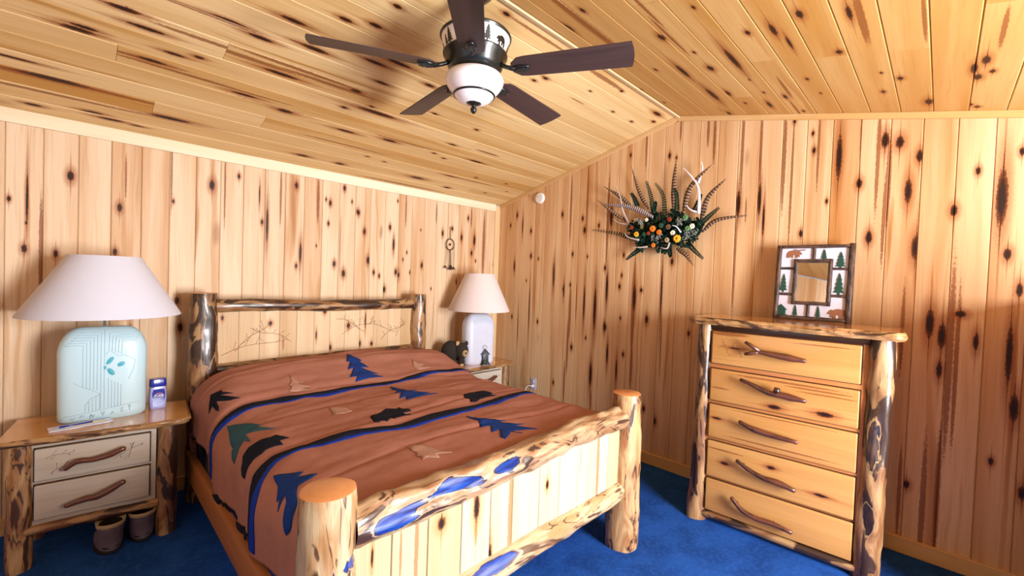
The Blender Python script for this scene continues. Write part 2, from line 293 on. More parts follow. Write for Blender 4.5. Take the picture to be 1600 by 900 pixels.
KL = [[-3.523,0.9,1.2,0.05],[-3.5,0.93,0.9,0.04],[-3.38,1.148,1.2,0.05],[-3.295,1.065,1,0.06],[-3.175,0.939,0.8,0.04],[-3.749,0.527,0.7,0.08],[-3.612,0.42,1.4,0.12],[-3.457,0.158,1.2,0.04],[-3.376,0.119,1,0.05],[-3.695,0.102,1,0.03],[-3.254,0.828,1,0.05],[-3.254,0.108,0.6,0.03],[-3.328,0.823,-0.9,0.25],[-3.172,0.797,-0.9,0.3],[-3.697,0.412,-2,0.3],[-3.435,0.412,-1.2,0.5],[-3.678,0.265,-1.2,0.5],[-3.367,0.212,-1,0.6],[-3.018,1.318,0.9,0.06],[-3.129,1.309,-1,0.3],[-2.871,1.285,1,0.05],[-3.06,1.123,-1.3,0.25],[-2.892,1.1,-1.6,0.3],[-2.707,1.06,1.1,0.08],[-2.628,1.15,-1.4,0.35],[-3.176,0.938,0.7,0],[-3.077,0.975,0.9,0],[-2.902,0.955,0.8,0],[-2.783,1.486,1,0.05],[-2.632,1.352,1,0.05],[-2.82,0.761,0.9,0.06],[-2.911,0.79,-0.8,0.4],[-2.66,0.731,-0.8,0.3],[-2.578,0.71,1.4,0.04],[-2.536,0.611,0.6,0],[-3.112,0.291,1.4,0.09],[-2.798,0.25,1,0.03],[-2.529,0.233,1,0.05],[-2.288,0.186,1.1,0.04],[-2.687,0.249,-0.9,0.5],[-2.422,1.849,0.9,0],[-2.586,1.632,1,0.03],[-2.451,1.681,1,0.03],[-2.63,1.353,1.2,0.06],[-2.674,1.354,-0.9,0.1],[-2.322,1.431,0.9,0.06],[-2.21,1.498,1,0.07],[-2.208,1.289,0.8,0.04],[-1.95,1.425,0.9,0.03],[-2.298,1.135,1.2,0.03],[-2.458,1.115,-1.5,0.3],[-2.287,0.936,0.9,0],[-2.077,0.987,1.4,0.12],[-2.144,1.034,0.7,0],[-2.375,0.747,0.8,0],[-2.136,0.744,0.8,0],[-1.742,1.18,0.8,0],[-1.827,0.969,0.6,0],[-2.16,0.672,1,0.06],[-1.829,0.704,1.2,0.05],[-1.593,0.74,0.7,0],[-1.415,0.7,0.7,0],[-1.291,0.664,0.7,0],[-1.243,0.598,0.7,0],[-1.368,0.887,1,0.03],[-1.698,0.379,0.6,0],[-1.858,0.397,0.6,0],[-1.993,0.183,1.2,0.03],[-1.719,0.25,1,0.05],[-1.535,0.217,0.7,0],[-1.281,0.231,1.4,0.06],[-1.091,0.249,1,0.05],[-0.893,0.164,1.4,0.03],[-0.996,0.75,1,0.06],[-1.34,1.168,0.8,0],[-1.004,0.923,-1.4,0.15],[-0.387,0.51,0.6,0],[-1.025,0.401,0.7,0.06],[-0.775,0.486,0.7,0],[-0.434,0.23,0.6,0],[-0.232,0.359,0.5,0],[-1.72,0.733,-1.1,0.35],[-2.045,0.488,-0.8,0.4],[-1.313,0.051,-1.3,0.5],[-0.892,0.252,-0.9,0.3],[-0.707,0.405,-0.9,0.3],[-1.406,1.836,0.7,0],[-1.357,1.894,0.9,0],[-0.968,1.98,0.5,0],[-0.576,1.921,0.6,0],[-0.296,1.924,0.7,0],[-0.95,1.853,-0.6,0.1],[-1.947,2.131,0.9,0.02],[-0.763,2.111,0.7,0],[-0.21,2.109,1.3,0.05],[-0.117,2.03,0.9,0],[-0.982,2.12,-1.8,0.25],[-1.661,2.13,-1,0.3]]
KR = [[-1.65,-0.046,0.6,0],[-1.651,0.132,1.1,0.04],[-1.78,0.319,0.9,0],[-1.388,0.545,1.3,0.03],[-0.988,0.307,0.7,0],[-0.928,0.456,1.2,0.08],[-0.37,0.061,0.6,0],[-0.667,0.03,0.6,0],[-1.6,0.248,-2.2,0.5],[-1.711,0.607,-1,0.25],[-1.377,0.587,-1,0.25],[-1.612,0.81,0.6,0],[-1.305,0.943,0.9,0.02],[-1.403,1.178,1.1,0.03],[-1.145,1.083,0.6,0.06],[-1.297,1.051,1,0.05],[-0.982,1.257,1.1,0.02],[-0.66,1.064,0.7,0],[-0.415,1.087,0.5,0],[-0.931,0.627,1.4,0.03],[-0.487,0.473,1.4,0.1],[-0.498,0.58,1,0.04],[-1.166,0.627,0.6,0],[-0.904,0.455,1,0.07],[-1.017,0.783,1.2,0.12],[-0.283,0.622,0.7,0],[-0.235,0.762,1,0.05],[-0.379,0.89,0.9,0.03],[-0.065,0.438,1,0.03],[-1.351,1.342,0.8,0.05],[-0.076,0.932,0.7,0],[-0.71,0.776,0.5,0],[-0.477,0.792,0.6,0],[-0.532,0.925,-1,0.2],[-0.111,0.897,-0.9,0.2],[-1.264,1.37,-1,0.25],[-0.676,1.391,0.5,0],[-0.391,1.378,0.8,0],[-0.584,1.46,1,0.02],[-0.192,1.562,1.4,0.04],[-0.541,1.739,1.2,0.03],[-0.746,1.757,1.1,0.04],[-0.604,1.784,0.8,0],[-0.081,1.756,1,0.015],[-0.654,1.723,1,0.05],[-0.121,1.73,0.7,0],[-1.228,1.565,-0.8,0.25],[-1.324,1.38,-1,0.3],[-1.047,1.788,-0.9,0.2]]
def give_knots(o, L, l0, l1, a0, a1):
    ks = sorted([k for k in L if l0 - .02 < k[0] < l1 + .02 and a0 - .004 < k[1] < a1 + .004], key=lambda k: -abs(k[2]))[:7]
    for i in range(7):
        if i < len(ks):
            l, a, s, ln = ks[i]
            if s > 0: hl = (ln or .022 * s); o['ka%d' % i] = (l, a, 0.); o['kb%d' % i] = (1 / hl, 1 / (.0105 * s), 0.)
            else: o['ka%d' % i] = (l, a, 1.); o['kb%d' % i] = (1 / (ln or .2), 1 / (.010 * -s), 1.)
        else: o['ka%d' % i] = (99., 99., 0.); o['kb%d' % i] = (1., 1., 0.)
def board(name, mat, parent, org, el, ea, en, l0, l1, a0, a1, t=.018, top=None, ch=.0045, knots=None, tone=None):
    """a tongue and groove board: length along el, width along ea, face towards en, V-grooved edges"""
    org, el, ea, en = Vector(org), Vector(el), Vector(ea), Vector(en)
    pr = [(a0, -t), (a0 + .0006, -ch), (a0 + ch, 0), (a1 - ch, 0), (a1 - .0006, -ch), (a1, -t)]
    m = MB(); n = len(pr)
    for e in (0, 1):
        for a, d in pr:
            l = l0 if e == 0 else (top(a) if top else l1)
            m.vert(org + el * l + ea * a + en * d, (l, a, d))
    for k in range(n): m.f.append((k, (k + 1) % n, n + (k + 1) % n, n + k))
    m.f.append(tuple(range(n))); m.f.append(tuple(range(2 * n - 1, n - 1, -1)))
    o = m.build(name, mat, parent, tone=random.random() if tone is None else tone)
    recalc(o)
    if knots is not None: give_knots(o, knots, l0, max(l1, top((a0 + a1) / 2) if top else l1), a0, a1)
    return o
def strip(name, mat, parent, p0, p1, u, v, w, t, tone=.3):
    """trim strip from p0 to p1, width w along u, thickness t along v"""
    p0, p1, u, v = Vector(p0), Vector(p1), Vector(u).normalized(), Vector(v).normalized(); L = (p1 - p0).length; m = MB(); c = .003
    pr = [(0, 0), (0, t - c), (c, t), (w - c, t), (w, t - c), (w, 0)]
    for e, p in ((0, p0), (L, p1)):
        for a, d in pr: m.vert(p + u * a + v * d, (e, a, d))
    for k in range(6): m.f.append((k, (k + 1) % 6, 6 + (k + 1) % 6, 6 + k))
    m.f.append((0, 1, 2, 3, 4, 5)); m.f.append((11, 10, 9, 8, 7, 6))
    return recalc(m.build(name, mat, parent, tone=tone))
def slabmesh(name, pts_in, off, mat, kind='structure'):
    """backing slab: a polygon and its offset copy"""
    m = MB(); n = len(pts_in)
    for p in pts_in: m.vert(p)
    for p in pts_in: m.vert(Vector(p) + Vector(off))
    m.f.append(tuple(range(n))); m.f.append(tuple(range(2 * n - 1, n - 1, -1)))
    for k in range(n): m.f.append((k, (k + 1) % n, n + (k + 1) % n, n + k))
    return tag(recalc(m.build(name, mat)), kind=kind)

# carpet
m = NT('blue_carpet'); tc = m.n('ShaderNodeTexCoord').outputs['Object']
n1 = m.noise(tc, 5, 3, .4); n2 = m.noise(tc, 420, 2); n3 = m.noise(tc, 38, 3)
col = m.mix(m.ss(n1, .35, .65), (.009, .055, .25), (.015, .085, .37)); col = m.mix(m.ss(n2, .4, .7, .35), col, (.008, .03, .16)); col = m.mix(m.ss(n3, .45, .7, .3), col, (.04, .12, .50))
m.out(col, .95, bump=m.math('ADD', n2, n3), bstr=.7, bdist=.006, spec=.1)
fl = MB().box(LEFT, 0, FRONT, 0, -.06, 0).build('floor', m.m); tag(fl, kind='structure')

T = .018
wb = slabmesh('wall_back', [(LEFT, T, 0), (0, T, 0), (0, T, EAVE), (LEFT, T, EAVE)], (0, .06, 0), M_gap)
for i in range(-6, 27):
    a0 = -3.802 + i * BW; a1 = min(a0 + BW, -.002)
    board('plank', M_wall, wb, (0, 0, 0), (0, 0, 1), (1, 0, 0), (0, -1, 0), 0, 2.40, a0, a1, knots=KA, tone=random.random() * .65)
wr = slabmesh('wall_right', [(T, 0, 0), (T, FRONT, 0), (T, FRONT, roof(FRONT)), (T, RY, RIDGE), (T, 0, EAVE)], (.06, 0, 0), M_gap)
for i in range(-11, 29):
    a1 = min(-1.585 - i * BW, 0); a0 = -1.585 - (i + 1) * BW
    if a1 - a0 < .01: continue
    a0 = max(a0, FRONT)
    if a0 < RY < a1: tp = lambda a: roof(a) - .03
    else: tp = lambda a: roof(a) - .012
    board('plank', M_wall_right, wr, (0, 0, 0), (0, 0, 1), (0, 1, 0), (-1, 0, 0), 0, 0, a0, a1, top=tp, knots=KB, tone=min(1, .3 * random.random() + .35 + .4 * random.random() * (a0 < -2.9)))  # board tone raised to paint in the warm bounce
# ceiling: two slopes of boards laid along the ridge
LS = math.hypot(RY, RIDGE - EAVE)
eaL = Vector((0, RY, RIDGE - EAVE)) / LS; nL = Vector((0, -(RIDGE - EAVE), RY)).normalized()
q = math.hypot(1, SLOPE); eaR = Vector((0, -1, -SLOPE)) / q; nR = Vector((0, SLOPE, -1)) / q
yF = FRONT
P_ = [(T, 0, EAVE + T), (T, RY, RIDGE + T), (T, yF, roof(yF) + T)]; P_ = P_ + [(a, b, c + .06) for a, b, c in P_[::-1]]
m = MB()
for dx in (0, LEFT - 2 * T):
    for p in P_: m.vert((p[0] + dx, p[1], p[2]))
for k in range(6): m.f.append((k, (k + 1) % 6, 6 + (k + 1) % 6, 6 + k))
m.f += [(0, 1, 4, 5), (1, 2, 3, 4), (11, 10, 7, 6), (10, 9, 8, 7)]
ce = tag(recalc(m.build('ceiling', M_gap)), kind='structure')
jl = {2: (-3.202,), 3: (-2.651,), 4: (-.89,), 5: (-3.385,), 6: (-1.2,), 7: (-2.982,), 8: (-1.9,), 9: (-4.0,), 1: (-.633,), 10: (-1.1,), 11: (-3.0,), 12: (-2.0,), 13: (-3.4,)}
for i in range(0, 15):
    xs = [LEFT] + sorted(jl.get(i, ())) + [0]
    for k in range(len(xs) - 1):
        tn = {(2, 0): 1.0, (5, 0): .25, (3, 1): .8}.get((i, k), random.random() * .62)
        board('plank', M_ceil, ce, (0, 0, EAVE), (1, 0, 0), eaL, nL, xs[k] + .0008, xs[k + 1] - .0008, i * LS / 15, (i + 1) * LS / 15, knots=KL, tone=tn)
jr = {3: (-1.72, -.405), 5: (-.956,), 7: (-.938,), 9: (-.926,), 11: (-1.267,), 1: (-2.2,), 13: (-1.9,), 4: (-2.5,), 6: (-2.1,), 8: (-2.6,), 10: (-1.8,)}
RL = (RY - FRONT) * q
for i in range(-1, 25):
    d0 = max(0, .1234 + i * BW); d1 = min(.1234 + (i + 1) * BW, RL)
    if d1 - d0 < .02: continue
    xs = [LEFT] + sorted(jr.get(i, ())) + [0]
    for k in range(len(xs) - 1):
        board('plank', M_ceil_right, ce, (0, RY, RIDGE), (1, 0, 0), eaR, nR, xs[k] + .0008, xs[k + 1] - .0008, d0, d1, knots=KR, tone=.42 + .53 * random.random())  # tone raised to put this slope's shade into the boards
tag(strip('trim_5', M_trim, None, (LEFT, RY + .004, RIDGE - .004), (0, RY + .004, RIDGE - .004), eaR, nR, .034, .010, .1), kind='structure')
tag(strip('trim_1', M_frieze, None, (LEFT, 0, 2.336), (-.08, 0, 2.336), (0, 0, 1), (0, -1, 0), .080, .020, .1), kind='structure')
tag(strip('trim_2', M_trim, None, (-.078, 0, .09), (-.078, 0, EAVE - .01), (1, 0, 0), (0, -1, 0), .076, .018, .4), kind='structure')
tag(strip('trim_3', M_trim, None, (0, -.02, roof(-.02)), (0, RY, RIDGE), Vector((0, 0, -1)), (-1, 0, 0), .040, .018, .9), kind='structure')
tag(strip('trim_4', M_trim, None, (0, RY, RIDGE), (0, FRONT, roof(FRONT)), Vector((0, 0, -1)), (-1, 0, 0), .040, .018, .9), kind='structure')
tag(strip('baseboard_back', M_trim, None, (LEFT, 0, 0), (-.02, 0, 0), (0, 0, 1), (0, -1, 0), .096, .018, .7), kind='structure')
tag(strip('baseboard_right', M_trim, None, (0, FRONT, 0), (0, 0, 0), (0, 0, 1), (-1, 0, 0), .096, .018, .9), kind='structure')
# the two walls behind the camera, each with a window opening
def holed_wall(name, P, ex, ez, W_, Hf, hole, off):
    """wall in plane P + ex*a + ez*z with a rectangular hole (a0,a1,z0,z1)"""
    a0, a1, z0, z1 = hole; m = MB(); P, ex, ez, off = Vector(P), Vector(ex), Vector(ez), Vector(off)
    for pts in ([(0, 0), (a0, 0), (a0, Hf(a0)), (0, Hf(0))], [(a1, 0), (W_, 0), (W_, Hf(W_)), (a1, Hf(a1))], [(a0, 0), (a1, 0), (a1, z0), (a0, z0)], [(a0, z1), (a1, z1), (a1, Hf(a1)), (a0, Hf(a0))]):
        b = len(m.v)
        for a, z in pts: m.vert(P + ex * a + ez * z, (z, a, 0))
        for a, z in pts: m.vert(P + ex * a + ez * z + off, (z, a, 1))
        m.f += [(b, b + 1, b + 2, b + 3), (b + 7, b + 6, b + 5, b + 4)] + [(b + k, b + (k + 1) % 4, b + 4 + (k + 1) % 4, b + 4 + k) for k in range(4)]
    return tag(recalc(m.build(name, M_gap)), kind='structure')
wf = holed_wall('wall_front', (LEFT, FRONT - T, 0), (1, 0, 0), (0, 0, 1), -LEFT, lambda a: roof(FRONT), (-LEFT - 2.25, -LEFT - 1.05, .45, 2.12), (0, -.06, 0))
wl = holed_wall('wall_left', (LEFT - T, FRONT, 0), (0, 1, 0), (0, 0, 1), -FRONT, lambda a: roof(FRONT + a), (2.2, 3.55, .85, 2.15), (-.06, 0, 0))
def window_frame(name, P, ex, w, h, en):
    P, ex, en = Vector(P), Vector(ex), Vector(en); r = tag(empty(name, P), kind='structure')
    for nm, a0, a1, z0, z1 in (('jamb', -.06, .0, -.06, h + .06), ('jamb', w, w + .06, -.06, h + .06), ('head', -.06, w + .06, h, h + .06), ('sill', -.08, w + .08, -.06, 0), ('mullion', w / 2 - .015, w / 2 + .015, 0, h)):
        m = MB(); m.prism([(a0, z0), (a1, z0), (a1, z1), (a0, z1)], ((0, 0, 0), ex, (0, 0, 1), en), .022); recalc(m.build(nm, M_trim, r))
for i in range(int(-LEFT / BW) + 1):
    a0 = LEFT + i * BW; a1 = min(a0 + BW, -.002)
    segs = [(0, roof(FRONT) - .01)] if a1 < -2.25 + .02 or a0 > -1.05 - .02 else [(0, .45), (2.12, roof(FRONT) - .01)]
    for l0, l1 in segs: board('plank', M_wall, wf, (0, FRONT, 0), (0, 0, 1), (1, 0, 0), (0, 1, 0), l0, l1, a0, a1, knots=[])
for i in range(int(-FRONT / BW) + 1):
    a0 = FRONT + i * BW; a1 = min(a0 + BW, -.002)
    hole = not (a1 < FRONT + 2.2 + .02 or a0 > FRONT + 3.55 - .02)
    for l0, l1 in ([(0, .85), (2.15, None)] if hole else [(0, None)]):
        board('plank', M_wall, wl, (LEFT, 0, 0), (0, 0, 1), (0, 1, 0), (1, 0, 0), l0, l1 or 2, a0, a1, top=None if l1 else (lambda a: roof(a) - .012), knots=[])
window_frame('window_1', (-2.25, FRONT, .45), (1, 0, 0), 1.2, 1.67, (0, 1, 0))
window_frame('window_2', (LEFT, FRONT + 2.2, .85), (0, 1, 0), 1.35, 1.30, (1, 0, 0))

# added out-of-view box at right front, blocks window light from the lower right wall
m = MB(); m.box(-.75, -.02, FRONT + .01, -4.14, 0, 1.56, ax=2); tag(bevel(m.build('light_blocker', M_trim), .006), kind='structure')

# ------------------------------------------------------------------ log furniture
def log(name, parent, mat, p0, p1, r, n=18, step=.035, seed=0, gn=.05, bumps=4, flare=0, capmat=None, tone=.5, bend=0, r1=None, hollows=()):
    p0, p1 = Vector(p0), Vector(p1); L = (p1 - p0).length; k = max(6, int(L / step)); rnd = random.Random(seed)
    r1 = r1 or r
    B = [(rnd.random(), rnd.random() * 2 * PI, .35 + rnd.random() * .5) for _ in range(bumps)]
    side = (p1 - p0).normalized().cross(Vector((.3, .8, .5))).normalized()
    path = [p0.lerp(p1, i / k) + side * bend * math.sin(PI * i / k * 1.7 + seed) * math.sin(PI * i / k) for i in range(k + 1)]
    def fn(th, t, rr):
        q = 1 + gn * (nz(math.cos(th) * 1.1 + seed, math.sin(th) * 1.1, t * L * 5) + .6 * nz(math.cos(th) * 2.6, math.sin(th) * 2.6 + seed, t * L * 14))
        for bt, ba, bs in B:
            d = ((t - bt) * L / .03) ** 2 + (math.remainder(th - ba, 2 * PI) * r / .024) ** 2
            q += .13 * bs * math.exp(-d) * (1 - .6 * math.exp(-d * 4))
        for bt, ba, hl, dp in hollows:
            d = ((t - bt) * L / hl) ** 2 + (math.remainder(th - ba, 2 * PI) / .55) ** 2
            q -= dp * math.exp(-d * d)
        e = min(t, 1 - t) * L
        if e < .008: q *= .955
        return rr * q * (1 + flare * (1 - t) ** 6)
    m = MB(); m.tube(path, lambda t: r + (r1 - r) * t, n, fn, caps=False)
    o = m.build(name, mat, parent, smooth=True, seed=seed * 1.7 + 3, tone=tone)
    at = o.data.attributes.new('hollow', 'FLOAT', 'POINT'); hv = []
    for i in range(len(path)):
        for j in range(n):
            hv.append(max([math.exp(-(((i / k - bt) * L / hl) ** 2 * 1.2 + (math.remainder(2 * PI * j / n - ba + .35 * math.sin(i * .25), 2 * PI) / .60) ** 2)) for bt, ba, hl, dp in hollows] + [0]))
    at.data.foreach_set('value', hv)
    if capmat is not False:
        nb = len(path) - 1
        for i, s in ((0, -1), (nb, 1)):
            e = MB(); ring = [Vector(m.v[i * n + j]) for j in range(n)]; c = sum(ring, Vector()) / n; d = (p1 - p0).normalized() * s * .003; b = len(e.v)
            for p in ring: e.vert(p, (nz(*p) * .1, (p - c).length, .2))
            for p in ring: e.vert(c + (p - c) * .93 + d, ((p.x + p.y) * .5, (p - c).length, .2))
            e.vert(c + d, (0, 0, .2))
            for j in range(n):
                a, b2 = b + j, b + (j + 1) % n
                e.f.append((a, b2, b2 + n, a + n)); e.f.append((a + n, b2 + n, b + 2 * n))
            recalc(e.build('cut_end', capmat or M_end, o, smooth=True))
    return recalc(o)

bed = empty('log_bed', (-2.06, -1.3, 0), 0, 'rustic log bed with gnarled log posts and a pale plank footboard', 'bed')
bx, by = -2.06, -1.3
def B_(x, y, z): return (x - bx, y - by, z)
FY, HY = -2.431, -.2
log('headboard_post', bed, M_logdark, B_(-2.905, HY, 0), B_(-2.905, HY, 1.392), .088, r1=.080, seed=11, gn=.12, bumps=7, n=24, capmat=M_end, hollows=((.80, PI - .1, .30, .10),))
log('headboard_post', bed, M_logdark, B_(-1.217, HY, 0), B_(-1.217, HY, 1.382), .086, r1=.080, seed=4, gn=.12, bumps=7, n=24, capmat=M_end)
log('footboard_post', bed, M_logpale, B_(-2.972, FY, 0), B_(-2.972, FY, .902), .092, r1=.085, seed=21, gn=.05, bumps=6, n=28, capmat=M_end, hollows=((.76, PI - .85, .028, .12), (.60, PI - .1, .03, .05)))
log('footboard_post', bed, M_log, B_(-1.196, FY, 0), B_(-1.196, FY, .908), .100, r1=.084, seed=33, gn=.10, bumps=10, n=28, capmat=M_end)
log('headboard_rail', bed, M_logdark, B_(-2.84, HY, 1.305), B_(-1.28, HY, 1.292), .046, seed=8, gn=.16, bumps=8, n=16, bend=.010, capmat=False)
log('headboard_lower_rail', bed, M_logglint, B_(-2.84, HY, .862), B_(-1.28, HY, .87), .045, seed=9, gn=.08, n=14, capmat=False)
log('footboard_rail', bed, M_logglint, B_(-2.90, FY, .757), B_(-1.26, FY, .775), .067, r1=.060, seed=16, gn=.22, bumps=12, n=24, step=.02, bend=.018, capmat=False,
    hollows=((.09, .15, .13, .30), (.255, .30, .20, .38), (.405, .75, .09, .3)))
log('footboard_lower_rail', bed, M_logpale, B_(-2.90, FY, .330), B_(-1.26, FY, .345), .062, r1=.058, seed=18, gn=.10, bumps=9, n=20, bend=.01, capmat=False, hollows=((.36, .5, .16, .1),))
# knots of the pale boards (height, x, size, half length)
KP = [[0.639,-2.546,1.5,0.022],[0.64,-2.373,1.3,0.05],[0.575,-2.373,-0.9,0.1],[0.529,-2.176,-1.6,0.25],[0.59,-1.929,0.9,0.02],[0.618,-2.654,-0.9,0.3],[0.592,-2.718,-0.5,0.1],[0.399,-2.289,0.7,0.05],[0.561,-1.5,-1.5,0.3],[0.632,-2.825,0.4,0.03],[0.695,-1.663,-0.4,0.2],[1.22,-2.8,0.7,0],[1.168,-2.496,1.1,0.015],[1.243,-2.098,1.0,0.015],[1.12,-1.899,1.2,0.02],[1.159,-1.748,0.5,0.06],[0.959,-1.795,0.9,0],[0.95,-1.686,1,0.015],[1.009,-2.405,-0.7,0.06],[0.948,-2.047,0.9,0],[1.057,-2.161,0.5,0.03]]
fs = [-2.90, -2.753, -2.605, -2.448, -2.295, -2.164, -1.986, -1.836, -1.686, -1.534, -1.401, -1.262]
for a, b in zip(fs, fs[1:]):
    board('footboard_plank', M_panel, bed, B_(0, FY - .012, 0), (0, 0, 1), (1, 0, 0), (0, -1, 0), .37, .735, a + .0007, b - .0007, t=.02, ch=.0028, knots=KP, tone=random.random() * .7)
hs = [-2.87, -2.70, -2.566, -2.432, -2.31, -2.18, -2.055, -1.93, -1.80, -1.67, -1.53, -1.40, -1.26]
for a, b in zip(hs, hs[1:]):
    board('headboard_plank', M_hpanel, bed, B_(0, HY - .010, 0), (0, 0, 1), (1, 0, 0), (0, -1, 0), .88, 1.29, a, b, t=.02, ch=.002, knots=KP, tone=.2 + random.random() * .6)
for sx in (-2.985, -1.165):
    m = MB(); m.box(sx - .02 - bx, sx + .02 - bx, FY + .09 - by, HY - .08 - by, .215, .365, ax=1); bevel(m.build('side_rail', M_rail, bed), .006)

# engraved twigs on the headboard, thin burnt lines
tw = MB(); rnd = random.Random(5)
for x0, z0, dx, dz in ((-2.80, .96, .42, .10), (-2.72, .98, .22, .20), (-2.35, 1.02, -.25, .12), (-1.95, 1.05, .30, .12), (-2.0, 1.18, .25, -.10), (-1.60, .98, .22, .14), (-1.75, 1.12, .3, -.06), (-1.45, 1.0, .1, .15)):
    P = [B_(x0 + dx * t, FY * 0 + HY - .0115, z0 + dz * t + .02 * math.sin(t * 5)) for t in [i / 6 for i in range(7)]]
    tw.tube(P, .0014, 4)
    for i in range(1, 6):
        p = Vector(P[i]); q = p + Vector((rnd.uniform(-.05, .05), 0, rnd.uniform(.02, .06))); tw.tube([p, q], .0008, 4); tw.ball(q, .0032, 5, 4)
M_burn = plain('burnt_line', (.22, .09, .04), .8)
tag(tw.build('engraved_twigs', M_burn, bed), kind='stuff')

# mattress under the covers
mt = MB().box(-.84, .84, -.98, 1.0, 0, .40).build('mattress', plain('mattress_ticking', (.7, .66, .6), .9)); mt.location = (-2.06, -1.31, .30)
bevel(mt, .05, 3); tag(mt, 'plain mattress lying inside the log bed under the comforter', 'mattress')

# comforter
DX0=-2.06
DSIDE={-1:(.70,.20),1:(.83,.13)}   # flat half width and edge radius, left and right
def duvet_base(s,v):
    """s: distance across from the bed's centre line, v: distance from the head end; returns x,y,z"""
    # along the bed
    r1,d1=.09,.16; q=r1*math.pi/2
    y0=-.30; y1=-2.345
    flat=(y0-r1)-(y1+r1)
    if v<d1: y,dz=y0,-(r1+(d1-v))
    elif v<d1+q: t=(q-(v-d1))/r1; y=y0-r1+r1*math.sin(t); dz=-r1*(1-math.cos(t))
    elif v<d1+q+flat: y=y0-r1-(v-d1-q); dz=0.
    elif v<d1+2*q+flat: t=(v-d1-q-flat)/r1; y=y1+r1-r1*math.sin(t); dz=-r1*(1-math.cos(t))
    else: y=y1; dz=-r1-(v-d1-2*q-flat)
    zt=.785+.145*sm(-1.05,-.45,y)
    a=abs(s); sg=1 if s>=0 else -1
    DA,DR=DSIDE[sg]
    arc=DR*math.pi/2
    if a<DA: x=a; z=-.035*(a/DA)**2
    elif a<DA+arc: t=(a-DA)/DR; x=DA+DR*math.sin(t); z=-.035-DR*(1-math.cos(t))
    else: x=DA+DR; z=-.035-DR-(a-DA-arc)
    # the drape bellies out a little in folds
    k=sm(DA,DA+arc,a)
    x+=k*(.02+.012*math.sin(v*9.0+sg)+.007*math.sin(v*21+2*sg))
    # narrower at the foot so that it tucks inside the rail
    x-=k*.03*sm(1.7,2.3,v)
    return DX0+sg*x, y, zt+z+dz
DV=.16*2+.09*math.pi+(2.345-.30-.18)
DSL=.70+.20*math.pi/2+.17; DSR=.83+.13*math.pi/2+.2

def wrinkle(s, v):
    q = .011 * nz(s * 2.2, v * 5.5, 3) + .006 * nz(s * 6, v * 13, 8) + .0018 * nz(s * 18, v * 30, 1)
    head = sm(1.0, .3, v); q += head * .010 * nz(s * 1.6, v * 12, 5)
    q += .010 * nz(s * 3 + 1, v * 3 + 4, 2)
    for vs_, amp in ((.82 + .05 * math.sin(s * 2.2), .8), (1.49 + .04 * math.sin(s * 2.5 + 2), 1), (1.955 + .03 * math.sin(s * 4), 1), (1.13 + .03 * math.sin(s * 3), .6), (.45, .6)):
        d = abs(v - vs_); q -= amp * .008 * math.exp(-(d / .009) ** 2); q += .003 * math.exp(-((d - .05) / .03) ** 2)
    return q
def duvet(s, v, off=0):
    P = Vector(duvet_base(s, v)); e = .004
    a = Vector(duvet_base(s + e, v)) - Vector(duvet_base(s - e, v)); b = Vector(duvet_base(s, v + e)) - Vector(duvet_base(s, v - e))
    n = b.cross(a); n = n.normalized() if n.length > 1e-9 else Vector((0, 0, 1))
    return P + n * (wrinkle(s, v) + off)
M_fab = plain('terracotta_fabric', (.36, .158, .115), .9, var=.10, vs=25, bump=.1, sheen=.2)
M_navy = plain('navy_fabric', (.012, .040, .20), .85, sheen=.1, var=.2, vs=90); M_black = plain('black_fabric', (.010, .012, .022), .9, var=.2, vs=90)
M_teal = plain('teal_fabric', (.035, .095, .125), .9, var=.2, vs=90); M_pale = plain('pale_fabric', (.42, .24, .18), .9, var=.15, vs=90); M_cobalt = plain('cobalt_fabric', (.010, .035, .30), .8, var=.2, vs=90)
FAB = dict(navy=M_navy, dark=M_black, black=M_black, teal=M_teal, pale=M_pale)
m = MB(); ns, nv = 190, 175
for i in range(ns + 1):
    s = -DSL + (DSL + DSR) * i / ns
    for j in range(nv + 1):
        v = DV * j / nv; p = duvet(s, v); m.vert(p, (s, v, 0))
for i in range(ns):
    for j in range(nv):
        a = i * (nv + 1) + j; m.f.append((a, a + 1, a + nv + 2, a + nv + 1))
cf = m.build('comforter', M_fab, None, smooth=True); recalc(cf)
so = cf.modifiers.new('thick', 'SOLIDIFY'); so.thickness = .018; so.offset = -1
tag(cf, 'terracotta comforter with navy trees, black bears and blue stripes spread over the bed', 'comforter')
def patch(name, mat, poly, st=.016, h=.0035):
    poly = [Vector(p) for p in poly]; B = []
    for a, b in zip(poly, poly[1:] + poly[:1]):
        k = max(1, int((b - a).length / st)); B += [a.lerp(b, i / k) for i in range(k)]
    n = len(B); pts = list(B); x0 = min(p.x for p in B); x1 = max(p.x for p in B); y0 = min(p.y for p in B); y1 = max(p.y for p in B)
    def inside(x, y):
        c = False
        for i in range(n):
            a, b = B[i], B[i - 1]
            if (a.y > y) != (b.y > y) and x < (b.x - a.x) * (y - a.y) / (b.y - a.y) + a.x: c = not c
        return c
    x = x0 + st / 2
    while x < x1:
        y = y0 + st / 2
        while y < y1:
            if inside(x, y) and min((p.x - x) ** 2 + (p.y - y) ** 2 for p in B) > (st * .45) ** 2: pts.append(Vector((x, y)))
            y += st
        x += st
    V, E_, Fc, _, _, _ = geometry.delaunay_2d_cdt(pts, [(i, (i + 1) % n) for i in range(n)], [], 1, 1e-5)
    m = MB()
    for p in V: m.vert(duvet(p.x, p.y, h), (p.x, p.y, 0))
    m.f = [tuple(f) for f in Fc]
    o = m.build(name, mat, cf, smooth=True); recalc(o)
    if o.data.polygons and sum((p.normal.z for p in o.data.polygons)) < 0: o.data.flip_normals()
    so = o.modifiers.new('thick', 'SOLIDIFY'); so.thickness = .003; so.offset = -1
    return o
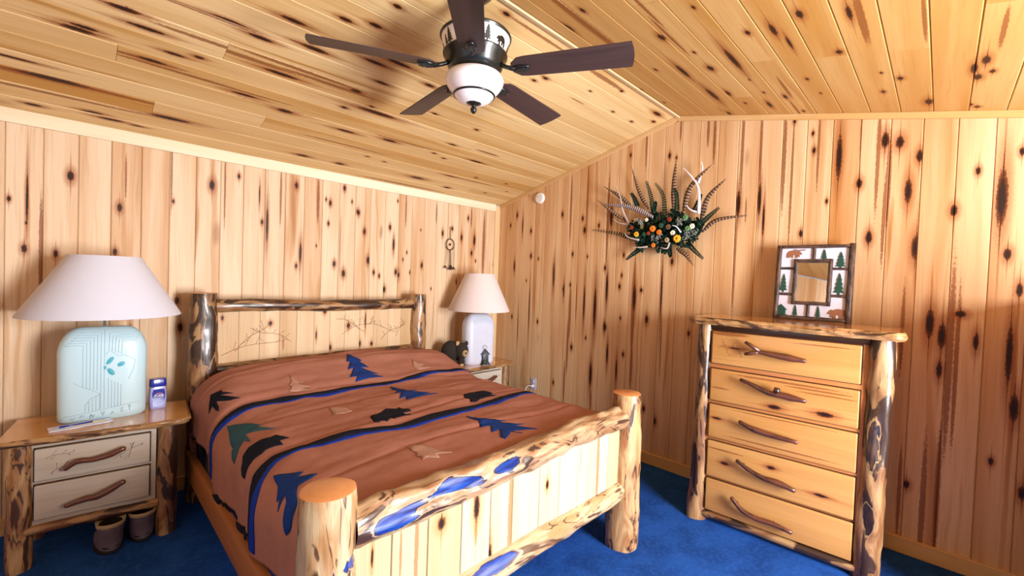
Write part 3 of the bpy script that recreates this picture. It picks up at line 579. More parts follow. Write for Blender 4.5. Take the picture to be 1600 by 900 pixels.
APP = {"tree1":["navy",[[0.048,0.364],[0.055,0.485],[0.085,0.531],[0.064,0.539],[0.095,0.628],[0.032,0.619],[0.116,0.734],[0.048,0.712],[0.132,0.779],[0.027,0.777],[-0.089,0.796],[-0.047,0.74],[-0.102,0.737],[-0.017,0.617],[-0.072,0.638],[-0.007,0.534],[-0.036,0.533]]],"tree2":["navy",[[0.092,0.946],[0.109,1.031],[0.124,1.089],[0.104,1.113],[0.166,1.174],[0.109,1.194],[0.194,1.276],[0.132,1.277],[0.212,1.341],[0.117,1.317],[-0.003,1.309],[0.037,1.249],[-0.017,1.258],[0.037,1.185],[0.002,1.158],[0.053,1.108],[0.064,1.023]]],"tree3":["navy",[[0.084,1.792],[0.101,1.872],[0.133,1.942],[0.203,1.988],[0.14,1.992],[0.245,2.079],[0.183,2.068],[0.253,2.175],[0.15,2.122],[0.116,2.114],[0.137,2.175],[0.118,2.116],[0.016,2.174],[0.018,2.139],[0.094,2.056],[0.031,2.06],[0.086,1.994],[0.03,1.977],[0.073,1.91],[0.07,1.847]]],"tree4":["dark",[[-0.888,0.509],[-0.829,0.556],[-0.831,0.583],[-0.784,0.651],[-0.853,0.589],[-0.762,0.724],[-0.811,0.696],[-0.877,0.614],[-0.878,0.707],[-0.898,0.667],[-0.91,0.605],[-0.951,0.612],[-0.919,0.555]]],"tree5":["teal",[[-0.868,0.879],[-0.829,0.936],[-0.799,0.994],[-0.754,1.126],[-0.793,1.109],[-0.725,1.248],[-0.797,1.17],[-0.83,1.117],[-0.843,1.222],[-0.855,1.164],[-0.892,1.175],[-0.927,1.203],[-0.961,1.21],[-0.947,1.167],[-0.906,1.122],[-0.885,1.039]]],"tree6":["navy",[[-0.858,1.662],[-0.839,1.689],[-0.785,1.791],[-0.813,1.798],[-0.759,1.87],[-0.786,1.883],[-0.832,1.864],[-0.871,1.947],[-0.958,1.98],[-0.978,1.968],[-0.94,1.929],[-0.892,1.89],[-0.878,1.84],[-0.933,1.865],[-0.9,1.824],[-0.914,1.819],[-0.874,1.748]]],"bear1":["black",[[-0.319,1.464],[-0.295,1.433],[-0.266,1.435],[-0.221,1.41],[-0.178,1.381],[-0.124,1.41],[-0.101,1.394],[-0.102,1.429],[-0.084,1.462],[-0.086,1.503],[-0.141,1.501],[-0.13,1.56],[-0.143,1.587],[-0.176,1.567],[-0.209,1.569],[-0.241,1.579],[-0.24,1.54],[-0.288,1.594],[-0.301,1.557],[-0.335,1.582],[-0.346,1.557],[-0.329,1.524]]],"bear2":["black",[[0.334,1.46],[0.383,1.42],[0.434,1.395],[0.5,1.393],[0.558,1.403],[0.583,1.473],[0.512,1.492],[0.543,1.545],[0.458,1.552],[0.385,1.564],[0.33,1.592],[0.289,1.585],[0.318,1.543],[0.299,1.522]]],"bear3":["black",[[-0.926,1.303],[-0.907,1.269],[-0.864,1.268],[-0.815,1.298],[-0.775,1.336],[-0.751,1.337],[-0.716,1.412],[-0.757,1.406],[-0.759,1.456],[-0.786,1.437],[-0.82,1.421],[-0.842,1.426],[-0.876,1.409],[-0.904,1.414],[-0.954,1.437],[-0.952,1.397]]],"pale1":["pale",[[-0.448,0.591],[-0.433,0.641],[-0.398,0.697],[-0.432,0.693],[-0.377,0.766],[-0.428,0.746],[-0.355,0.804],[-0.43,0.79],[-0.507,0.764],[-0.476,0.718],[-0.486,0.697],[-0.46,0.657]]],"pale2":["pale",[[-0.374,1.932],[-0.342,1.942],[-0.311,1.995],[-0.291,2.08],[-0.266,2.126],[-0.327,2.097],[-0.341,2.133],[-0.382,2.101],[-0.411,2.11],[-0.394,2.069],[-0.407,2.061],[-0.384,2.019],[-0.393,1.998]]],"pale3":["pale",[[0.487,0.598],[0.499,0.657],[0.549,0.685],[0.498,0.701],[0.586,0.734],[0.446,0.76],[0.435,0.747],[0.436,0.692]]],"pale4":["pale",[[-0.413,1.151],[-0.374,1.157],[-0.343,1.223],[-0.341,1.294],[-0.391,1.294],[-0.436,1.264]]],"hem1":["dark",[[-1.231,0.868],[-1.156,1.058],[-1.176,1.114],[-1.199,1.078],[-1.246,0.893]]],"hem2":["dark",[[-1.181,1.114],[-1.184,1.175],[-1.203,1.225],[-1.236,1.195],[-1.223,1.136]]],"hem3":["dark",[[-1.217,1.267],[-1.168,1.398],[-1.155,1.556],[-1.226,1.461],[-1.234,1.341]]]}
ST = {"1u":[[-1.2,0.8],[-1.05,0.79],[-0.95,0.79],[-0.82,0.795],[-0.72,0.805],[-0.56,0.812],[-0.45,0.845],[-0.25,0.85],[0,0.86],[0.17,0.85],[0.36,0.83],[0.5,0.8],[0.8,0.765],[1.2,0.75]],"1l":[[-1.2,0.87],[-1.0,0.848],[-0.92,0.845],[-0.81,0.868],[-0.63,0.866],[-0.53,0.896],[-0.45,0.885],[-0.36,0.925],[-0.24,0.917],[0.07,0.9],[0.36,0.89],[0.47,0.85],[0.8,0.81],[1.2,0.8]],"2u":[[-1.25,1.6],[-1.1,1.6],[-1.0,1.57],[-0.94,1.5],[-0.89,1.48],[-0.84,1.49],[-0.78,1.54],[-0.69,1.567],[-0.5,1.58],[-0.4,1.615],[-0.24,1.655],[-0.06,1.635],[0.13,1.643],[0.3,1.645],[0.54,1.59],[0.8,1.546],[1.2,1.53]],"2l":[[-1.25,1.7],[-1.1,1.7],[-1.0,1.695],[-0.93,1.66],[-0.88,1.61],[-0.84,1.575],[-0.78,1.59],[-0.7,1.605],[-0.6,1.65],[-0.45,1.675],[-0.27,1.735],[-0.1,1.725],[0.06,1.73],[0.24,1.706],[0.42,1.7],[0.73,1.613],[1.2,1.59]]}
for k, (c, poly) in APP.items():
    nm = {'t': 'tree_applique', 'b': 'bear_applique', 'p': 'quilted_tree', 'h': 'border_tree'}[k[0]]
    patch(nm, FAB[c], poly, .018)
def stripe(U, Lw, mid0, mid1, s0, s1):
    """one stripe: black upper part and blue lower part between two edge lines"""
    def at(P, s):
        for a, b in zip(P, P[1:]):
            if a[0] <= s <= b[0]: t = (s - a[0]) / (b[0] - a[0] + 1e-9); return a[1] + (b[1] - a[1]) * t
        return P[0][1] if s < P[0][0] else P[-1][1]
    S = [s0 + (s1 - s0) * i / 70 for i in range(71)]
    mid = [at(U, s) + (at(Lw, s) - at(U, s)) * (.62 + .22 * math.sin(s * 9 + mid0) * mid1) for s in S]
    up = [(s, at(U, s)) for s in S]; lo = [(s, at(Lw, s)) for s in S]; mi = list(zip(S, mid))
    patch('stripe', M_black, up + mi[::-1], .02); patch('stripe', M_cobalt, mi + lo[::-1], .02)
stripe(ST['1u'], ST['1l'], 1, 1, -DSL + .02, DSR - .02)
stripe(ST['2u'], ST['2l'], 2, .6, -DSL + .02, DSR - .02)

# ------------------------------------------------------------------ drawers, handles, slabs
KD = [(.14, 1.17, .5, .03), (.37, .845, 1.1, .03), (.62, .858, 1.2, .035), (.05, .70, .7, .025), (.11, .42, .8, .02), (.37, .475, .9, .02), (.62, .395, .7, .03), (.10, 1.256, -1.3, .12), (.42, 1.003, -.7, .3), (.62, .965, -.5, .15), (.58, .985, -.6, .18), (.06, .90, -.6, .06), (.4, .60, -.5, .3), (.1, .50, -.5, .12), (.6, 1.245, -.4, .15), (.4, .775, -.4, .3)]
M_gap_shade = plain('painted_gap_shade', (.055, .022, .012), .8)
def drawer_front(name, parent, mat, x0, x1, z0, z1, y, t=.022, tone=.5):
    m = MB(); m.box(x0, x1, y - t, y, z0, z1, ax=0); m.g = [(g[0], g[2], g[1]) for g in m.g]; o = m.build(name, mat, parent, tone=tone)
    k = MB(); k.box(x0 - .005, x1 + .005, y - .002, y + .001, z0 - .005, z1 + .005); k.build('gap_shade', M_gap_shade, o)  # dark sheet behind the drawer paints shade into the gap around it
    give_knots(o, KD if mat is M_drawer else [], x0, x1, z0, z1); return bevel(o, .007, 3)
def handle(parent, pts, radii, extra=()):
    """a twig handle along pts (x, z) in front of the drawer, standing on two short pegs"""
    y = pts[0][1]; P = curve3(pts, 18); n = len(P); rnd = random.Random(int(abs(pts[0][0]) * 1e4))
    def rad(t):
        k = t * (len(radii) - 1); i = min(int(k), len(radii) - 2); return radii[i] + (radii[i + 1] - radii[i]) * (k - i)
    P = [P[0] + (P[0] - P[1]).normalized() * .006] + P + [P[-1] + (P[-1] - P[-2]).normalized() * .006]
    m = MB(); m.tube(P, lambda t: rad(t) * (.45 if t < .01 or t > .99 else 1), 10, lambda th, t, r: r * (1 + .12 * nz(t * 9, math.cos(th), math.sin(th))))
    for e in extra: m.tube([Vector(q) for q in e[0]], e[1], 8)
    for k in (.22, .78):
        p = P[int(k * n)]; m.tube([p, (p.x, p.y + .03, p.z)], .006, 6)
    return m.build('handle', M_handle, parent, smooth=True, seed=rnd.random() * 9)
def slab_top(name, parent, x0, x1, y0, y1, z0, z1, seed, wob=.010, mat=None):
    """a slab with a wavy live edge along the front and the two ends; returns slab"""
    n = 64; F = []
    for i in range(n + 1):
        x = x0 + (x1 - x0) * i / n; e = min(i, n - i) / n
        F.append((x, y0 + wob * nz(x * 6, seed) * 1.5 + wob * .6 * nz(x * 20, seed, 4) + .035 * max(0, 1 - e / .035) ** 2))
    back = [(x1, y1), (x0, y1)]
    top = F + back; m = MB(); N = len(top)
    for p in top: m.vert((p[0], p[1], z1), (p[0], p[1], 0))
    inner = [(x, y + .005) for x, y in F] + back
    for p in inner: m.vert((p[0], p[1], z0), (p[0], p[1], .1))
    m.f.append(tuple(range(N))); m.f.append(tuple(range(2 * N - 1, N - 1, -1)))
    for k in range(N): m.f.append((k, (k + 1) % N, N + (k + 1) % N, N + k))
    o = recalc(m.build(name, mat or M_slab, parent, seed=seed, tone=.4))
    # the rough edge, a rolled band that bulges irregularly
    e = MB(); rows = 8
    path = [(x0 + .002, y1)] + F + [(x1 - .002, y1)] if True else F
    for j, (x, y) in enumerate(path):
        for r in range(rows):
            u = r / (rows - 1); b = math.sin(u * PI) * .010 + .002 + .007 * nz(x * 16 + seed, u * 2.5) * math.sin(u * PI) + .006 * nz(x * 45, u * 4, seed) * math.sin(u * PI)
            zz = z1 + .0008 - (z1 - z0) * u + (.006 * nz(x * 9, seed, 2) if r >= rows - 3 else 0)
            sx = -1 if j == 0 or (j == 1) else (1 if j >= len(path) - 2 else 0)
            e.vert((x + sx * b, y - (b if 0 < j < len(path) - 1 else 0), zz), (x + y, u * .05 + seed, b))
    for j in range(len(path) - 1):
        for r in range(rows - 1):
            a = j * rows + r; e.f.append((a, a + 1, a + rows + 1, a + rows))
    recalc(e.build('live_edge', M_edge, o, smooth=True, seed=seed))
    return o

def engraving(parent, P0, y, sd):
    m = MB(); rnd = random.Random(sd)
    for x0, z0, dx, dz in P0:
        P = [(x0 + dx * t, y, z0 + dz * t + .006 * math.sin(t * 5)) for t in [i / 5 for i in range(6)]]; m.tube(P, .0009, 4)
        for i in range(1, 6):
            p = Vector(P[i]); q = p + Vector((rnd.uniform(-.02, .02), 0, rnd.uniform(-.025, .03))); m.tube([p, q], .0006, 4); m.ball(q, .0022, 5, 4)
    tag(m.build('engraved_twigs', M_burn, parent), kind='stuff')
# ------------------------------------------------------------------ nightstand
NSL = 'small log nightstand by the left wall side of the bed, under the big lamp'
ns = empty('nightstand', (-3.657, -.503, 0), -.115, 'log-legged nightstand with two pale drawer fronts, left of the bed', 'nightstand', None)
for x, y, sd in ((-.055, .02, 5), (.528, .02, 44)): log('leg', ns, M_log if x < 0 else M_logdark, (x, y, 0), (x, y, .645), .050, r1=.046, seed=sd, gn=.12, bumps=6, n=18, capmat=False)
for x, y, sd in ((-.055, .36, 6), (.528, .36, 7)): log('leg', ns, M_logdark, (x, y, 0), (x, y, .645), .045, seed=sd, gn=.10, bumps=4, n=14, capmat=False)
fr = MB(); fr.box(-.028, .478, .004, .37, .215, .640); bevel(fr.build('case', M_drawer2, ns, tone=.6), .004)
for z0, z1, tn, hp, hr in ((.447, .612, .35, [(.115, -.055, .500), (.16, -.058, .532), (.215, -.055, .528), (.275, -.058, .536), (.345, -.055, .562)], (.010, .015, .014, .016, .012)),
                           (.249, .425, .7, [(.118, -.055, .308), (.19, -.058, .325), (.25, -.058, .330), (.345, -.055, .378)], (.011, .016, .018, .012))):
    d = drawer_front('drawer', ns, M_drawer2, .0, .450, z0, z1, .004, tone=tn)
    handle(d, hp, hr)
engraving(ns, [(.04, .56, .10, .02), (.30, .50, .12, .07), (.36, .49, .02, .09), (.06, .48, .05, .03)], -.0183, 2)
log('lower_rail', ns, M_logdark, (-.03, .0, .195), (.49, .0, .195), .026, seed=13, gn=.2, n=12, capmat=False, bend=.004)
slab_top('top', ns, -.13, .625, -.03, .40, .640, .676, 3.3)
ns2 = copy_tree(ns); ns2.location = (-.83, -.50, 0); ns2.rotation_euler = (0, 0, 0)
tag(ns2, 'log nightstand in the room corner, mostly hidden behind the comforter')

# ------------------------------------------------------------------ chest of drawers
ch = empty('chest_of_drawers', (-.546, -2.678, 0), -1.516, 'tall honey pine chest of five drawers between two gnarled log posts', 'chest of drawers')
log('post', ch, M_logdark, (-.062, .02, 0), (-.052, .02, 1.31), .050, r1=.043, seed=51, gn=.14, bumps=8, n=24, flare=.35, capmat=False, hollows=((.30, PI + .5, .26, .18), (.58, PI + .8, .12, .15)))
log('post', ch, M_logdark, (.826, .02, 0), (.856, .02, 1.31), .062, r1=.056, seed=62, gn=.16, bumps=10, n=24, capmat=False, hollows=((.56, PI - .2, .17, .25), (.27, PI + .3, .10, .2)))
for x in (-.055, .84): log('post', ch, M_logdark, (x, .40, 0), (x, .40, 1.31), .045, seed=63 + x, gn=.1, n=14, capmat=False)
fr = MB(); fr.box(-.034, .803, .004, .42, .062, 1.305); bevel(fr.build('case', M_case, ch, tone=.4), .004)
fr = MB(); fr.box(-.032, .801, -.004, .004, 1.275, 1.312); bevel(fr.build('top_rail', M_drawer, ch, tone=.9), .003)
H = [([(.215, -.055, 1.196), (.30, -.060, 1.172), (.40, -.060, 1.162), (.52, -.056, 1.152)], (.012, .018, .021, .012), [([(.285, -.058, 1.176), (.235, -.056, 1.208), (.205, -.055, 1.222)], [.014, .012, .009]), ([(.285, -.058, 1.172), (.235, -.056, 1.155), (.205, -.055, 1.148)], [.014, .012, .009])]),
     ([(.19, -.055, .985), (.27, -.060, .962), (.34, -.060, .935), (.43, -.060, .932), (.53, -.056, .922)], (.011, .014, .016, .022, .011), [([(.385, -.06, .94), (.39, -.062, .972)], [.018, .016])]),
     ([(.195, -.055, .722), (.26, -.060, .700), (.35, -.060, .686), (.50, -.056, .676)], (.011, .020, .016, .012), []),
     ([(.19, -.055, .475), (.26, -.060, .440), (.34, -.060, .415), (.42, -.060, .412), (.50, -.056, .393)], (.011, .014, .015, .020, .012), []),
     ([(.17, -.055, .232), (.23, -.060, .180), (.31, -.060, .158), (.40, -.060, .160), (.495, -.056, .145)], (.012, .015, .016, .015, .012), [])]
for (z0, z1, tn), (hp, hr, ex) in zip(((1.057, 1.269, .45), (.814, 1.022, .6), (.570, .787, .5), (.311, .545, .25), (.083, .292, .3)), H):
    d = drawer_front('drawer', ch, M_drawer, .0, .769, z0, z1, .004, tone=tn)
    if ex and len(ex) == 2: hp = [(.275, -.058, 1.174)] + hp[1:]
    handle(d, hp, hr, ex)
engraving(ch, [(.04, 1.17, .10, .02), (.06, 1.22, .04, -.08), (.12, 1.18, .06, -.04)], -.0183, 4)
log('lower_rail', ch, M_logdark, (-.02, .005, .048), (.79, .005, .048), .027, seed=71, gn=.2, n=12, capmat=False)
slab_top('top', ch, -.135, .935, -.075, .42, 1.312, 1.357, 8.1, wob=.014)

# ------------------------------------------------------------------ mirror with twig frame
mr = empty('twig_mirror', (-.150, -2.925, 1.360), 0, 'square mirror in a dark twig frame with bears and pine trees, on the chest', 'mirror')
mr.rotation_euler = (math.radians(-7), 0, -PI / 2 + .02)   # local x runs along the wall, z up, faces the room
MW, MH = .42, .50
mr.rotation_mode = 'XYZ'
M_twig = log_wood('dark_bark_twig', (.11, .055, .035), (.06, .03, .022), (.02, .012, .01), rough=.6, coat=.1, scale=3)
M_white = plain('lavender_white_panel', (.62, .60, .70), .7)
M_green = plain('green_paint', (.006, .055, .035), .6); M_brown = plain('brown_paint', (.26, .10, .045), .6)
def mp(u, v): return (u * MW, (1 - v) * MH)          # u right, v down, 0..1
b = MB().box(.01, MW - .01, .0, .012, .01, MH - .01).build('backing', M_white, mr)
def twig(u0, v0, u1, v1, r, sd, d=-.004):
    a, c = mp(u0, v0), mp(u1, v1); P = lerpn((a[0], d, a[1]), (c[0], d, c[1]), 9)
    m = MB(); m.tube(P, r, 10, lambda th, t, q: q * (1 + .12 * nz(t * 5, math.cos(th), sd) + (.1 if abs(t - .6) < .05 else 0))); return m.build('twig', M_twig, mr, smooth=True, seed=sd)
for i, a in enumerate([(.03, 0, .03, 1.0, .014), (.97, -.01, .97, 1.01, .017), (0, .02, 1, .02, .011), (0, .975, 1, .975, .014),
                       (.27, .19, .27, .80, .012), (.72, .19, .72, .80, .013), (.25, .215, .74, .215, .012), (.25, .775, .74, .775, .012),
                       (.50, .03, .50, .20, .009), (.47, .79, .47, .96, .010), (.04, .315, .26, .315, .008), (.04, .665, .26, .665, .009), (.73, .315, .96, .315, .008), (.73, .665, .96, .665, .009)]):
    twig(*a[:5], i + .5, -.008 if i in (4, 5, 6, 7) else -.004)
g = NT('mirror_silver'); g.out((.92, .90, .86), .02, metal=1)
m = MB(); a, c = mp(.285, .76), mp(.70, .23); m.box(a[0], c[0], -.006, -.001, a[1], c[1]); m.build('mirror_glass', g.m, mr)
TREE = [(0, 0), (.08, 0), (.08, .1), (.42, .1), (.22, .27), (.36, .27), (.18, .46), (.3, .46), (.13, .66), (.22, .66), (.09, .84), (.12, .84), (0, 1)]
TREE = TREE + [(-x, y) for x, y in TREE[::-1]][1:-1]
BEAR = [(0, .38), (.03, .52), (.1, .62), (.16, .74), (.22, .76), (.27, .68), (.4, .82), (.55, .85), (.75, .80), (.9, .70), (.98, .5), (1, .25), (1, 0), (.84, 0), (.82, .25), (.74, .30), (.72, .02), (.6, .02), (.58, .3), (.5, .34), (.42, .30), (.42, 0), (.28, 0), (.28, .28), (.22, .12), (.14, .12), (.18, .36), (.1, .36)]
CABIN = [(-.5, 0), (.5, 0), (.5, .1), (.36, .1), (.36, .5), (.5, .5), (0, 1), (-.5, .5), (-.36, .5), (-.36, .1), (-.5, .1)]
def cut(name, poly, u, v, w, h, mat, flip=1, parent=None):
    x, z = mp(u, v); m = MB(); P = [(x + px * w * flip, z + py * h) for px, py in poly]
    m.prism(P, ((0, -.0005, 0), (1, 0, 0), (0, 0, 1), (0, -1, 0)), .005); return recalc(m.build(name, mat, mr))
for u, v, w, h in ((.63, .195, .040, .068), (.84, .305, .062, .105), (.115, .64, .055, .125), (.84, .65, .065, .14), (.30, .955, .036, .075), (.60, .955, .036, .075)): cut('pine_tree', TREE, u, v, w, h, M_green)
cut('moose', [(x, y) for x, y in BEAR] , .34, .17, .085, .060, M_brown, -1)
cut('bear', BEAR, .72, .955, .105, .075, M_brown)
cut('cabin', CABIN, .105, .955, .075, .075, M_green)
m = MB(); m.tube([(.10, -.006, .47), (.13, -.007, .463), (.16, -.006, .468)], .003, 5); m.build('antler', M_brown, mr)

# ------------------------------------------------------------------ table lamps
M_cer = plain('pale_glazed_ceramic', (.50, .70, .78), .35, coat=.4, var=.04, vs=8); M_cer2 = plain('white_glazed_ceramic', (.62, .64, .76), .35, coat=.4, var=.04, vs=8)
M_line = plain('incised_line', (.34, .48, .56), .7); M_tealg = plain('teal_glaze', (.05, .36, .46), .5)
M_chrome = plain('chrome', (.8, .8, .8), .15, metal=1); M_shade = plain('white_lampshade', (.60, .60, .68), .85, trans=0); M_shade2 = plain('ivory_lampshade', (.68, .60, .58), .85)
def lamp_base(parent, W_, H_, D_, mat, front=True):
    """a flat tombstone shape: rounded shoulders, pillowed front and back"""
    def half(z):   # half width at height z
        r = .30 * H_; k = z - (H_ - r)
        w = W_ / 2 * (1 - .02 * (1 - z / H_))
        if k > 0: w = W_ / 2 - r * .62 * (1 - math.sqrt(max(0, 1 - (k / r) ** 2))) * 1.0 - .0
        if z < .012: w -= .012 - z
        return max(w, .004)
    zs = [0, .004, .012] + [.012 + (H_ - .012) * (1 - (1 - i / 26) ** 1.6) for i in range(1, 27)]; n = 40; m = MB()
    for z in zs:
        w = half(z); dd = D_ / 2 * min(1, math.sqrt(max(0.0, 1 - max(0, (z - H_ * .72) / (H_ * .285)) ** 2.4)) + .03)
        if z < .012: dd -= .008
        for k in range(n):
            th = 2 * PI * k / n; c, s_ = math.cos(th), math.sin(th); e = .42
            m.vert((w * math.copysign(abs(c) ** e, c), dd * math.copysign(abs(s_) ** .75, s_), z), (z, w * c, dd * s_))
    for i in range(len(zs) - 1):
        for k in range(n):
            a = i * n + k; b_ = i * n + (k + 1) % n; m.f.append((a, b_, b_ + n, a + n))
    m.f.append(tuple(range(n - 1, -1, -1))); m.f.append(tuple(range((len(zs) - 1) * n, len(zs) * n)))
    o = m.build('base', mat, parent, smooth=True); return recalc(o), half
def shade(parent, r0, r1, z0, z1, mat):
    m = MB(); n = 56; m.lathe([(r0 - .003, z0 + .003), (r0, z0), (r0 + .001, z0 + .004), (r1, z1 - .003), (r1 - .001, z1), (r1 - .004, z1 - .002), (r0 - .004, z0 + .006)], n)
    o = recalc(m.build('shade', mat, parent, smooth=True, angle=50))
    s = MB(); s.tube([(0, 0, z1 - .05), (0, 0, z1 + .005)], .005, 8)
    for k in range(3): s.tube([(0, 0, z1 - .02), (math.cos(k * 2.09) * (r1 - .006), math.sin(k * 2.09) * (r1 - .006), z1 - .006)], .0018, 5)
    s.build('shade_spider', M_chrome, o); return o
l1 = empty('table_lamp', (-3.397, -.29, .676), -.03, 'big lamp with wide white shade and pale blue ceramic base carved with lines', 'lamp')
b1, half1 = lamp_base(l1, .385, .527, .17, M_cer)
def yfront(z, x=0, H_=.527, D_=.17, W_=.385):
    dd = D_ / 2 * min(1, math.sqrt(max(0.0, 1 - max(0, (z - H_ * .72) / (H_ * .285)) ** 2.4)) + .03)
    u = min(.999, abs(x) / max(.01, half1(z))); c = u ** (1 / .42); s_ = math.sqrt(max(0, 1 - c * c)); return -dd * s_ ** .75
def lp(px, py):
    """point on the front of the carved lamp from coordinates of its face"""
    x = (px - 485) / 715 * .385; z = (790 - py) / 690 * .527; return (x, yfront(min(z, .52), x) - .0006, z)
lm_ = MB()
def line(P, r=.0011):
    Q = []
    for a, b in zip(P, P[1:]):
        k = max(2, int(math.hypot(b[0] - a[0], b[1] - a[1]) / 20)); Q += [(a[0] + (b[0] - a[0]) * i / k, a[1] + (b[1] - a[1]) * i / k) for i in range(k)]
    Q.append(P[-1]); lm_.tube([lp(*q) for q in Q], r, 5)
for i in range(7):
    x = 325 + i * 27; yb = 530 + (i * 8 if i < 5 else 180)
    line([(190 + i * 22, 225 - i * 18), (x, 225 - i * 18), (x, yb if i < 5 else 700)])
    if i < 5: line([(x + 20, 710 - 0 * i), (x + 20, 660 - i * 18)])
for i in range(5):
    x = 520 + i * 25; line([(800 - i * 14, 205 - (4 - i) * 15), (x + 6, 205 - (4 - i) * 15 + 20 * 0), (x, 265 + i * 9)]); line([(x, 480 + i * 14), (x, 700)])
line([(260, 495), (330, 530), (400, 560), (460, 590), (380, 625), (350, 660)]); line([(500, 300), (520, 270), (560, 290), (600, 318), (640, 310), (735, 355), (720, 420), (680, 500)])
line([(160, 760), (200, 735), (450, 712), (740, 685), (770, 695)])
for x0, y0, gl in ((255, 765, [(-15, -20), (0, 0), (15, -25), (0, 0), (-10, 20)]), (325, 755, [(-18, -5), (0, -20), (18, -5), (0, -20), (0, 20)]), (400, 750, [(-18, 18), (-10, -15), (5, 10), (18, -12)]), (480, 742, [(-12, -18), (0, 15), (12, -18)]),
                   (555, 738, [(-14, 18), (0, -5), (14, 18), (0, -5), (0, -20)]), (630, 730, [(12, -16), (-12, -10), (5, 0), (-12, 12), (12, 14)]), (692, 722, [(0, 20), (0, -2), (-10, -14), (0, -22), (10, -14), (0, -2)])):
    line([(x0 + a, y0 + b_) for a, b_ in gl], .0022)
lines = lm_.build('carved_lines', M_line, b1, smooth=True); tag(lines, kind='stuff')
for cx, cy, rx, ry, an in ((530, 348, 38, 17, .7), (618, 380, 32, 17, .3), (538, 432, 36, 20, -.7), (492, 398, 12, 14, 0)):
    m = MB(); P = []
    m.v.append(Vector(lp(cx, cy)) + Vector((0, -.0012, 0))); m.g.append((0, 0, 0))
    for k in range(16):
        t = 2 * PI * k / 16; a, b_ = rx * math.cos(t), ry * math.sin(t); q = lp(cx + a * math.cos(an) + b_ * math.sin(an), cy - a * math.sin(an) + b_ * math.cos(an)); m.vert(q)
    m.f = [(0, 1 + k, 1 + (k + 1) % 16) for k in range(16)]; recalc(m.build('teal_print', M_tealg, b1))
m = MB(); m.tube([(0, 0, .515), (0, 0, .93)], .006, 10); m.build('stem', M_chrome, l1, smooth=True)
m = MB(); m.lathe([(.0, .60), (.016, .60), (.018, .62), (.014, .66), (.0, .665)], 14); m.build('socket', M_chrome, l1, smooth=True)
shade(l1, .353, .160, 1.270 - .676, 1.612 - .676, M_shade)
l2 = empty('table_lamp', (-.572, -.345, .676), -.12, 'smaller lamp with ivory shade and plain white ceramic base in the corner', 'lamp')
b2, half2 = lamp_base(l2, .355, .515, .17, M_cer2)
m = MB()
for i in range(4):
    P = []
    for k in range(25):
        x = -.12 + .24 * k / 24; z = .47 - i * .012 - abs(x) ** 2 * 2.2; P.append((x, yfront(min(z, .5), x, .515, .17, .355) - .0006, z))
    m.tube(P, .001, 4)
m.tube([(.03, -.0857, .30), (.05, -.0857, .34)], .0012, 4); m.tube([(.055, -.0857, .28), (.085, -.0852, .285)], .0012, 4); m.tube([(.05, -.0857, .25), (.075, -.0852, .235)], .0012, 4)
tag(m.build('carved_lines', M_line, b2), kind='stuff')
m = MB(); m.tube([(0, 0, .505), (0, 0, .91)], .006, 10); m.build('stem', M_chrome, l2, smooth=True)
shade(l2, .318, .150, .545, .925, M_shade2)

# ------------------------------------------------------------------ things on the nightstands
M_blueplastic = plain('blue_plastic', (.006, .022, .30), .25, coat=.5); M_jarbody = plain('pale_violet_plastic', (.42, .40, .72), .3, coat=.5); M_lab = plain('white_print', (.85, .85, .9), .5)
jr_ = empty('tablet_jar', (-3.150, -.275, .676), .12, 'small plastic tablet jar with blue lid and blue label on nightstand', 'jar')
def rrect(w, d, r, n=6):
    P = []
    for sx, sy, a0 in ((1, 1, 0), (-1, 1, PI / 2), (-1, -1, PI), (1, -1, 1.5 * PI)):
        for k in range(n): a = a0 + PI / 2 * k / (n - 1); P.append((sx * (w / 2 - r) + r * math.cos(a), sy * (d / 2 - r) + r * math.sin(a)))
    return P
def loft(name, rows, mat, parent):
    m = MB(); n = len(rows[0][0])
    for P, z in rows:
        for x, y in P: m.vert((x, y, z))
    for i in range(len(rows) - 1):
        for k in range(n): a = i * n + k; b_ = i * n + (k + 1) % n; m.f.append((a, b_, b_ + n, a + n))
    m.f.append(tuple(range(n - 1, -1, -1))); m.f.append(tuple(range((len(rows) - 1) * n, len(rows) * n)))
    return recalc(m.build(name, mat, parent, smooth=True, angle=50))
loft('body', [(rrect(.074, .046, .014), 0), (rrect(.082, .052, .016), .006), (rrect(.086, .054, .016), .06), (rrect(.080, .050, .016), .125), (rrect(.072, .046, .016), .138)], M_jarbody, jr_)
loft('lid', [(rrect(.078, .050, .016), .136), (rrect(.082, .052, .016), .142), (rrect(.080, .050, .016), .178), (rrect(.074, .044, .016), .186)], M_blueplastic, jr_)
m = MB(); m.prism([(-.026, .012), (.026, .012), (.031, .03), (.032, .10), (.026, .122), (-.026, .122), (-.032, .10), (-.031, .03)], ((0, -.0265, 0), (1, 0, 0), (0, 0, 1), (0, -1, 0)), .0016); lab = recalc(m.build('label', M_blueplastic, jr_))
M_red = plain('red_print', (.65, .02, .06), .5)
m = MB(); m.tube([(.024 * math.cos(t), -.0287, .080 + .014 * math.sin(t)) for t in [2 * PI * k / 20 for k in range(21)]], .0012, 4); m.build('label_ring', M_lab, lab)
m = MB(); m.tube([(-.012, -.0287, .096), (.0, -.0287, .100), (.018, -.0287, .094)], .0018, 4); m.build('label_flash', M_red, lab)
m = MB(); m.tube([(-.022, -.0287, .026), (.022, -.0287, .026)], .001, 4); m.tube([(-.004, -.0287, .020), (.022, -.0287, .020)], .001, 4); m.build('label_line', M_lab, lab)
